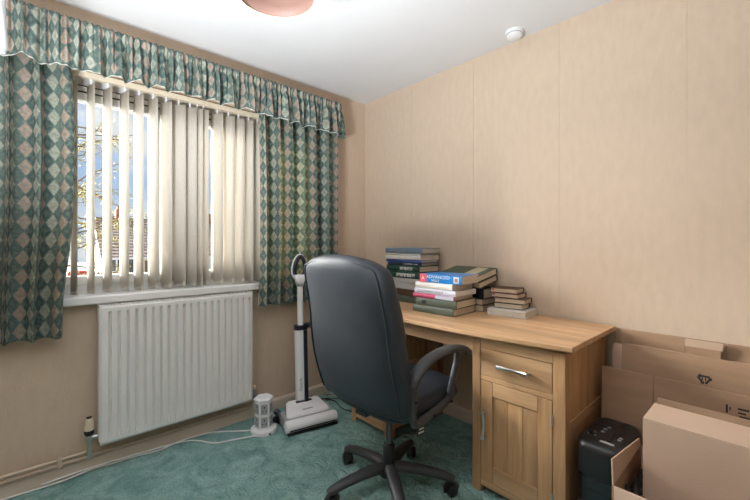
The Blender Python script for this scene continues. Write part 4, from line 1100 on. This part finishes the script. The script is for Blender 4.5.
def leaf_cloud(n, fn, size, rnd):
    m = MB()
    for _ in range(n):
        p = fn(rnd); a = Vector((rnd.gauss(0, 1), rnd.gauss(0, 1), rnd.gauss(0, 1))).normalized(); b = a.orthogonal().normalized(); c = a.cross(b)
        s = size * rnd.uniform(.6, 1.3)
        m.add([p - b * s, p + c * s * .45, p + b * s, p - c * s * .45], [(0, 1, 2, 3)])
    return m
rnd = random.Random(11)
def ball(cx, cy, cz, rx, ry, rz):
    def f(r):
        while True:
            v = Vector((r.uniform(-1, 1), r.uniform(-1, 1), r.uniform(-1, 1)))
            if .3 < v.length < 1: return Vector((cx + v.x * rx, cy + v.y * ry, cz + v.z * rz))
    return f
bu = empty('garden_bush', (-20, -.75, GZ), 0, 'bright green bush at the lower left of the view through the window', 'bush')
MB().tube([(0, 0, 0), (0, .05, .7)], [.06, .03], 7).build('stem', M['bark'], bu)
lf = leaf_cloud(1400, ball(0, 0, .85, .5, .55, .8), .07, rnd).build('leaves', M['bushg'], bu); lf['kind'] = 'stuff'
# sparse autumn tree near the window
tr = empty('garden_tree', (-11, -1.9, GZ), 0, 'sparse garden tree with yellowing leaves outside the window', 'tree')
br = MB(); tips = []
br.tube([(0, -.25, 0), (.02, -.22, 1.6), (-.05, -.15, 3.4), (.0, -.1, 5.2), (.05, .0, 7.2)], [.16, .14, .11, .08, .03], 9)
for i in range(26):
    z0 = 2.7 + 4.3 * i / 25; a = rnd.uniform(-.9, .9) + (0 if i % 4 else math.pi); l = rnd.uniform(1.2, 2.5)
    p = Vector((0, -.13, z0)); d = Vector((.35 * math.sin(3 * a), math.cos(a), rnd.uniform(-.05, .55))).normalized(); path = [p.copy()]
    for k in range(6):
        d = (d + Vector((rnd.gauss(0, .18), rnd.gauss(0, .18), rnd.gauss(-.02, .18)))).normalized(); p = p + d * l / 6; path.append(p.copy()); 
        if k > 0: 
            q = p.copy(); e = (d + Vector((rnd.gauss(0, .8), rnd.gauss(0, .8), rnd.gauss(-.25, .6)))).normalized(); tw_ = [q.copy()]
            for _ in range(4): e = (e + Vector((rnd.gauss(0, .2), rnd.gauss(0, .2), rnd.gauss(-.08, .2)))).normalized(); q = q + e * .13; tw_.append(q.copy()); tips.append(q.copy())
            br.tube(tw_, [.008, .007, .006, .005, .004], 5)
        tips.append(p.copy())
    br.tube(path, [.04, .032, .026, .02, .015, .011, .008], 6)
br.build('trunk', M['bark'], tr)
def tipf(r): t = tips[r.randrange(len(tips))]; return t + Vector((r.gauss(0, .06), r.gauss(0, .06), r.gauss(0, .06)))
lf = leaf_cloud(4200, tipf, .034, rnd).build('leaves', M['leafy'], tr); lf['kind'] = 'stuff'
for i, (x, y, rr, lab) in enumerate(((-56, -2.5, 2.6, 'dark leafy tree behind the brick house at the left'), (-60, -9, 3.2, 'dark broad tree far behind the left house'))):
    t2 = empty('background_tree', (x, y, GZ), 0, lab, 'tree'); MB().tube([(0, 0, 0), (0, 0, 3)], [.25, .15], 8).build('trunk', M['bark'], t2)
    lf = leaf_cloud(1800, ball(0, 0, 3.6, rr, rr, 2.2), .22, rnd).build('leaves', M['darkleaf'], t2); lf['kind'] = 'stuff'
